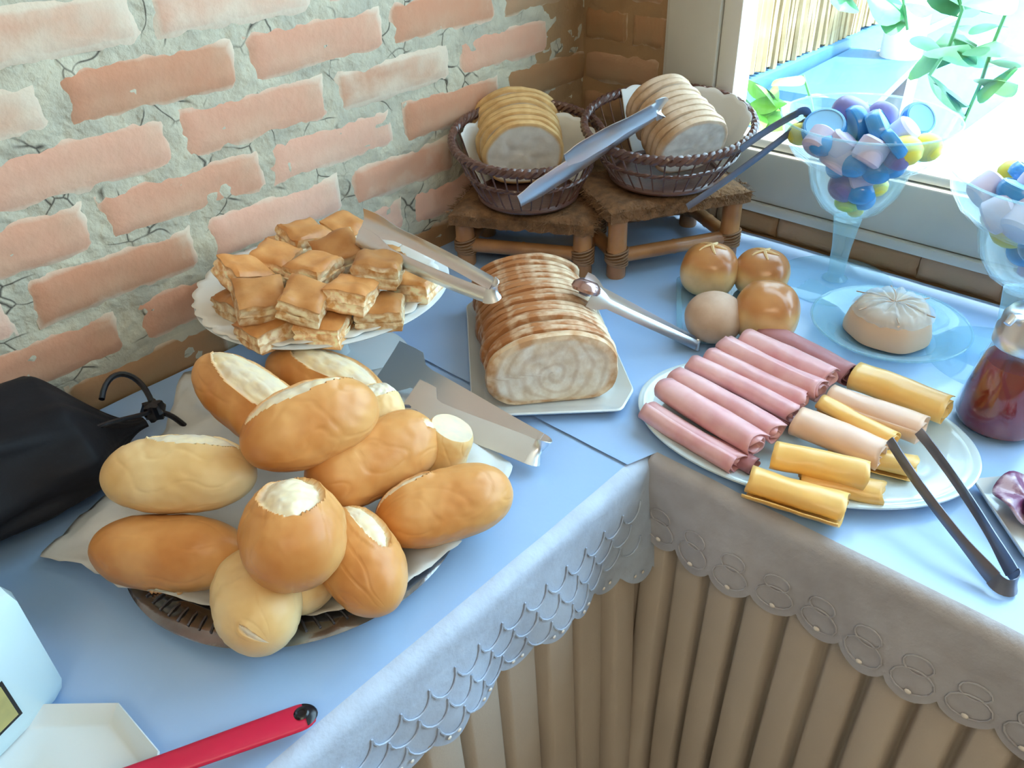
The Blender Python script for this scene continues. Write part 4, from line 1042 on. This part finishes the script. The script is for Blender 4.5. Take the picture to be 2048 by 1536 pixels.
for k in range(6):
    a = k*1.05+.3; q.tube([cc_+Vector((r*cos(a+r*3), r*sin(a+r*3), .0535+.003*sin(r*90)-(.02 if r > .056 else 0))) for r in (.002,.015,.03,.045,.054)], .0009, 5)
build(q, 'film_folds', mat('film_fold', (.50,.36,.26)), t)

# ---- footed candy glasses
M_cblue = mat('blue_candy_shell', (.05,.30,.72), (.08,.38,.80), 20, .25, coat=.4)
M_cblue2 = mat('sky_blue_marshmallow', (.25,.55,.85), None, rough=.5)
M_cwhite = mat('lilac_white_marshmallow', (.62,.58,.78), (.70,.64,.80), 20, .6)
M_cyel = mat('yellow_candy', (.88,.80,.08), (.85,.78,.18), 20, .45)
M_cpurp = mat('purple_blue_candy', (.20,.20,.46), (.26,.24,.52), 20, .4)
M_cgreen = mat('lime_candy', (.55,.85,.15), None, rough=.4)
def candy_glass(label, c, s=1.0):
    t = thing('candy_glass', (c.x, c.y, .001), label, 'glass'); mt = Matrix.Translation((c.x, c.y, 0)) @ Matrix.Scale(s, 4)
    build(MB().lathe([(0,.0045),(.03,.0045),(.084,.003),(.0865,.0018),(.084,.001),(0,.001)], 72, mt), 'foot', M_glass_rim, t)
    build(MB().lathe([(.0,.0046),(.019,.006),(.012,.012),(.0125,.03),(.014,.06),(.017,.085),(.020,.104),(0,.106)], 40, mt), 'stem', M_glass_rim, t)
    build(MB().lathe([(0,.107),(.022,.109),(.044,.124),(.060,.148),(.067,.172),(.070,.186),(.094,.201),(.110,.224),(.1165,.252),(.1178,.2525),(.1155,.2522),(.108,.225),(.092,.203),(.068,.188),(.065,.172),(.058,.149),(.042,.126),(.020,.111),(0,.110)], 96, mt), 'cup', M_glass, t)
    q = MB(); q.tube([(c.x+.1166*s*cos(2*pi*i/72), c.y+.1166*s*sin(2*pi*i/72), .2525*s) for i in range(72)], .0016, 8, closed=True); build(q, 'rim', M_glass_rim, t)
    return t
def candy(kind, c, r, rot, grp, where):
    mt = Matrix.Translation(c) @ Matrix.Rotation(rot[0],4,'X') @ Matrix.Rotation(rot[1],4,'Y')
    if kind == 'disc':
        q = MB().lathe([(0,-r*.35),(r*.8,-r*.35),(r,-r*.2),(r*1.02,0),(r,r*.2),(r*.9,r*.36),(r*.8,r*.33),(0,r*.36)], 28, mt); m = M_cblue2
        o = thing('candy_disc', c - Vector((0,0,r)), 'blue disc '+where, 'candy', grp)
        build(q, 'body', m, o); build(MB().lathe([(r*.84,r*.37),(r*.95,r*.33),(r*1.03,r*.12),(r*1.04,0),(r*1.03,-.12*r),(r*.95,-r*.33),(r*.84,-r*.37)], 28, mt), 'shell_edge', M_cblue, o); return
    if kind == 'marsh': q = MB().lathe([(0,-r*.75),(r*.75,-r*.75),(r*.92,-r*.6),(r*.95,0),(r*.92,r*.6),(r*.75,r*.75),(0,r*.75)], 28, mt); m = M_cwhite; lb = 'lilac marshmallow '+where; nm = 'marshmallow'
    elif kind == 'yel': q = MB().lathe([(r*.9*sin(pi*i/12)*(1+.04*(i%2)), -r*.8*cos(pi*i/12)) for i in range(13)], 24, mt); m = M_cyel; lb = 'yellow candy '+where; nm = 'candy_ball'
    elif kind == 'green': q = MB().lathe([(r*.9*sin(pi*i/12)**.7, -r*.55*cos(pi*i/12)) for i in range(13)], 24, mt); m = M_cgreen; lb = 'lime green candy '+where; nm = 'candy_ball'
    elif kind == 'purp': q = MB().lathe([(r*.9*sin(pi*i/12)**.6, -r*.7*cos(pi*i/12)) for i in range(13)], 24, mt); m = M_cpurp; lb = 'purple blue candy '+where; nm = 'candy_ball'
    else: q = MB().lathe([(r*.95*sin(pi*i/12)**.8, -r*.8*cos(pi*i/12)) for i in range(13)], 24, mt); m = M_cblue; lb = 'blue ball '+where; nm = 'candy_ball'
    tag(build(q, nm, m), lb, 'candy', grp)
gc = at(1668,562,0)
candy_glass('tall footed candy glass standing between the buns and the window', gc)
w1 = 'in the glass behind the cheese'; g1 = 'candies in the glass behind the cheese'
def cz(px, py, z): return at(px, py, z)
L1 = [('disc',1762,262,.240,.026,(.9,.3)),('marsh',1745,322,.222,.020,(.3,.5)),('disc',1648,258,.236,.026,(.2,-.6)),('purp',1700,225,.247,.026,(.3,.2)),
 ('disc',1712,248,.240,.022,(1.2,.9)),('purp',1765,232,.240,.022,(.2,.7)),('disc',1835,240,.232,.022,(.8,-.4)),('yel',1828,312,.222,.022,(0,0)),('yel',1868,300,.222,.021,(0,0)),
 ('marsh',1630,285,.224,.019,(.2,.9)),('ball',1790,278,.222,.023,(0,0)),('yel',1700,302,.212,.017,(0,0)),('yel',1592,268,.222,.018,(0,0)),('marsh',1660,325,.205,.022,(.4,.4)),
 ('ball',1705,330,.200,.021,(0,0)),('ball',1790,335,.200,.020,(0,0)),('marsh',1725,375,.180,.019,(1.1,.4)),('purp',1680,380,.160,.023,(.2,1.1)),('ball',1728,400,.158,.022,(0,0)),('yel',1770,385,.165,.017,(0,0)),('ball',1640,350,.185,.017,(0,0)),
 ('ball',1745,420,.140,.017,(0,0)),('green',1690,415,.133,.019,(0,0)),('yel',1712,422,.118,.012,(0,0)),('disc',1800,300,.232,.020,(.7,.5)),('ball',1610,300,.222,.018,(0,0)),('marsh',1700,355,.190,.020,(.2,.8)),('ball',1760,350,.192,.019,(0,0)),('purp',1820,335,.214,.018,(.2,0)),('marsh',1805,268,.235,.019,(.7,.1)),('marsh',1680,290,.222,.018,(.5,.2))]
def place(dx, dz, dy=0):
    back = ', window side,' if dy > 0 else ', room side,'
    return ('low, ' if dz < -.03 else 'high, ' if dz > .022 else '') + ('far left' if dx < -.06 else 'left of centre' if dx < -.015 else 'in the middle' if dx < .02 else 'right of centre' if dx < .06 else 'far right') + back
CR_ = Vector((M[0][0], M[1][0], M[2][0]))
for k, px, py, z, r, ro in L1:
    z = z + (.014 if z > .19 else .008); p = at(px, py, z)
    d = p - Vector((gc.x, gc.y, 0)); dh = Vector((d.x, d.y, 0)); rm = (.106 if z > .225 else .092 if z > .205 else .060 if z > .165 else .045 if z > .14 else .028) - r*.55
    if dh.length > rm: p = p - dh*(1-rm/dh.length)
    candy(k, p, r*1.08, ro, g1, place((p-gc).dot(CR_), z-.22, d.x) + ' ' + w1)
gc2 = at(1990,722,0); gc2.y -= 0.0
candy_glass('footed candy glass cut off by the right edge of the photo, behind the honey jar', gc2)
w2 = 'in the glass at the right edge'; g2 = 'candies in the glass at the right edge'
L2 = [('disc',(-.045,.03,.222),.024,(.2,.2)),('marsh',(-.02,.02,.228),.021,(.4,.3)),('disc',(-.03,-.02,.224),.022,(.8,.3)),('green',(-.055,-.035,.212),.024,(0,.2)),('marsh',(-.07,.01,.200),.024,(.3,.8)),
 ('marsh',(-.065,.04,.200),.021,(.9,.2)),('yel',(-.035,.028,.170),.024,(0,0)),('ball',(-.048,-.012,.165),.025,(0,0)),('ball',(.0,.01,.135),.022,(0,0)),('marsh',(-.01,-.02,.160),.022,(.3,.3)),('disc',(.02,.04,.220),.022,(.5,.3)),
 ('marsh',(.05,.0,.215),.024,(.2,.1)),('ball',(.03,-.04,.205),.024,(0,0)),('yel',(-.015,-.06,.205),.024,(0,0)),('ball',(.01,.02,.190),.026,(0,0)),('marsh',(-.03,.07,.212),.020,(.7,.7)),('yel',(.04,.06,.215),.02,(0,0)),('marsh',(.0,0.0,.113),.012,(0,0))]
for k, p, r, ro in L2: candy(k, gc2+Vector(p)*.93+Vector((0,0,.030)), r*1.05, ro, g2, place(Vector(p).dot(CR_), p[2]-.19, p[0])+' '+w2)

from collections import defaultdict
dd = defaultdict(list)
for o in COL.objects:
    if o.get('category') == 'candy': dd[o['label']].append(o)
for lb, L_ in dd.items():
    if len(L_) > 1:
        L_.sort(key=lambda o: -WL[o.name].z); nm = {2: ('upper','lower'), 3: ('upper','middle','lower')}.get(len(L_), ('topmost','upper','lower','lowest','hidden'))
        for o, n_ in zip(L_, nm): o['label'] = n_ + ' ' + lb
# ---- honey jar
jc = at(1990,845,0); jc.z = 0
t = thing('honey_jar', jc+Vector((0,0,.001)), 'glass pouring jar of dark red honey with a shiny metal top, at the right edge', 'jar')
mt = Matrix.Translation(jc)
build(MB().lathe([(0,.002),(.044,.002),(.0485,.006),(.049,.014),(.044,.045),(.037,.085),(.032,.108),(.031,.118),(.0295,.118),(.0305,.106),(.0355,.084),(.0425,.045),(.0468,.014),(.043,.006),(0,.005)], 64, mt), 'glass_body', thin_glass('clear_jar_glass', (.97,.98,.98), f0=1.5), t)
build(MB().lathe([(0,.0055),(.043,.0062),(.0462,.014),(.042,.045),(.0355,.082),(.034,.088),(0,.088)], 64, mt), 'honey', mat('dark_honey', (.24,.018,.016), (.32,.04,.02), 6, .12, coat=.5), t)
build(MB().lathe([(.0325,.108),(.034,.110),(.034,.126),(.0315,.130),(.031,.142),(.026,.150),(.014,.154),(0,.155)], 48, mt), 'metal_top', M_steel, t)
q = MB(); q.tube([jc+Vector((-.024,.012,.148)), jc+Vector((-.034,.016,.152)), jc+Vector((-.040,.018,.146))], [.006,.005,.004], 10); q.box((-.006,-.004,.152),(.010,.004,.160), mt, bev=.001)
build(q, 'pouring_lid', M_steel, t)

# ---- small square dish with salami, right edge
zz = .010
A, B, D_ = at(2052,1128,zz), at(1943,965,zz), at(2070,952,zz); 
C_ = A + (D_-B)
pl = polyplate('white square dish with salami, cut off by the right edge of the photo', 'square_dish', rounded([A, B, D_, D_+(A-B)], .006, 2), .001, .80, M_porcelain, lift=.014)
M_salami = mat('purple_salami', (.20,.05,.14), (.55,.40,.48), 70, .35, bump=.4, bscale=60, coat=.3, contrast=(.45,.6))
cS = (A+D_)/2
for i, (dx, dy, z, rz, lb) in enumerate([(0,0,.016,.4,'purple salami slice topmost on the square dish'),(.012,-.016,.010,.1,'purple salami slice beneath on the square dish'),(-.004,-.03,.013,-.3,'purple salami slice nearest the front of the square dish')]):
    c = Vector((cS.x+.012+dx, cS.y+.012+dy, z)); q = MB()
    def fs(u, v):
        a = 2*pi*u; r = .036*v; return Vector((c.x+r*cos(a), c.y+r*sin(a)*.8, c.z+.012*sin(v*2)*N3((cos(a)*1.2, sin(a)*1.2, i))+.006*v*sin(a*3+i)+.006))
    q.grid(fs, 40, 8); tag(build(q, 'salami_slice', M_salami, smooth=80, solid=.002), lb, 'salami', 'salami on the square dish')

# ---- black drawstring bag at the far left
bc = Vector((-1.160,-.108,0)); t = thing('drawstring_bag', bc+Vector((0,0,.001)), 'black fabric drawstring bag lying against the brick wall at the left edge', 'bag')
def bagf(u, v):
    a = 2*pi*v; x = -1+2*u
    tap = (max(0,1-abs(min(x,0))**3.2))**.5 if x < 0 else (1-smoothstep(.50,.98,x)**.8*.90)
    fold = 1+.12*N3((x*2.3, cos(a)*1.5, sin(a)*1.5))+.10*N3((x*1.2, cos(a)*4, sin(a)*4)) + .06*smoothstep(.5,.95,x)*sin(a*9)
    y = .100*cos(a)*tap*fold; z = .058*sin(a)*tap*fold + .03*max(0,sin(a))*tap*(1-smoothstep(-.2,.6,x))
    if z < 0: z *= .9
    zz_ = .060*(.35+.65*tap) + z; 
    return (bc.x + x*.175, bc.y+y-.012 - .0*x, max(.002, zz_))
q = MB(); q.grid(bagf, 110, 96); build(q, 'body', M_black, t, smooth=180)
k = Vector((bc.x+.178, bc.y-.010, .028))
q = MB(); q.lathe([(0,-.012),(.010,-.010),(.013,0),(.010,.010),(0,.012)], 20, Matrix.Translation(k+Vector((.012,0,.004))), wob=lambda a,j: 1+.25*sin(a*5+j)); build(q, 'knot', M_blackgl, t)
q = MB(); q.tube(bez(k+Vector((-.03,.03,.03)), k+Vector((.0,.07,.05)), k+Vector((.03,.05,.035)), k+Vector((.014,.004,.010))), .0035, 8)
q.tube(bez(k+Vector((.012,0,.0)), k+Vector((.03,-.01,.0)), k+Vector((.03,-.03,-.02)), k+Vector((.035,-.045,-.022))), .0035, 8)
q.tube(bez(k+Vector((-.09,-.050,.05)), k+Vector((-.05,-.05,.052)), k+Vector((-.02,-.02,.02)), k+Vector((.010,-.004,.006))), .0028, 8)
build(q, 'cord', M_blackgl, t)

# ---- white carton box, octagonal plate, red spatula in the near left corner
bx = Vector((-1.283,-.385,0)); t = thing('napkin_box', bx+Vector((0,0,.001)), 'white glossy rounded box with a yellow black-framed label, at the left edge', 'box')
M_wb = mat('glossy_white_box', (.60,.78,.84), None, rough=.2, coat=.5)
rotb = Matrix.Translation(bx) @ Matrix.Rotation(.35,4,'Z')
build(MB().box((-.075,-.05,.001),(.075,.05,.135), rotb, bev=.018), 'body', M_wb, t)
fy = -.0508
build(MB().box((-.060,fy-.0004,.030),(.030,fy,.072), rotb), 'label_frame', M_blackgl, t)
build(MB().box((-.057,fy-.0009,.033),(.027,fy-.0003,.069), rotb), 'label', mat('yellow_label', (.50,.44,.16), (.40,.36,.14), 60, .5), t)
zz = .014
pts = [at(-60,1440,zz), at(95,1412,zz), at(240,1410,zz), at(322,1508,zz), at(300,1640,zz), at(130,1700,zz), at(-80,1700,zz), at(-150,1560,zz)]
pl = polyplate('pale many-sided plate with a raised rim in the lower left corner', 'octagonal_plate', pts, .001, .80, M_porcelain, lift=.016)
M_red = mat('crimson_silicone', (.62,.010,.060), (.55,.01,.05), 10, .38, spec=.5)
e0 = at(0,1652,.030); e1 = at(636,1424,.012)
t = thing('spatula', e1, 'crimson spatula handle with a dark tip and hanging hole, across the lower left plate', 'spatula')
ax_ = (e1-e0).normalized(); sd_ = ax_.cross(Vector((0,0,1))).normalized()
q = MB(); v = []; f = []
NU = 40; NV = 16; LL = (e1-e0).length
def sp(u, a):
    wd = (.0108+.0016*smoothstep(.4,.95,u))*(1 if u < .93 else sqrt(max(0,1-((u-.93)/.07)**2)))
    hh = .0045*(1 if u < .95 else sqrt(max(0,1-((u-.95)/.05)**2)))
    return e0+ax_*(LL*u)+sd_*(wd*cos(a))+Vector((0,0,hh*sin(a)+.001))
q.grid(lambda u, v_: sp(u, 2*pi*v_), 60, 20); build(q, 'handle', M_red, t, smooth=180)
hc = e0+ax_*(LL*.945)
q = MB(); q.lathe([(.0048,.0),(.0062,.0012),(.0048,.0022),(.0032,.0016),(.0030,.0)], 28, Matrix.Translation(hc+Vector((0,0,.0048)))); q.lathe([(0,.0012),(.0033,.0012)], 20, Matrix.Translation(hc+Vector((0,0,.0048)))); build(q, 'hanging_hole', M_blackgl, t)
q = MB(); q.grid(lambda u, v_: sp(.955+.044*u, .3+2.3*v_)+Vector((0,0,.0006)), 10, 12); build(q, 'tip', M_blackgl, t)
q = MB(); q.box((-.03,-.022,0),(.03,.022,.003), Matrix.Translation(e0-ax_*.024) @ Matrix.Rotation(math.atan2(ax_.y, ax_.x),4,'Z'), bev=.001); build(q, 'blade', M_red, t)
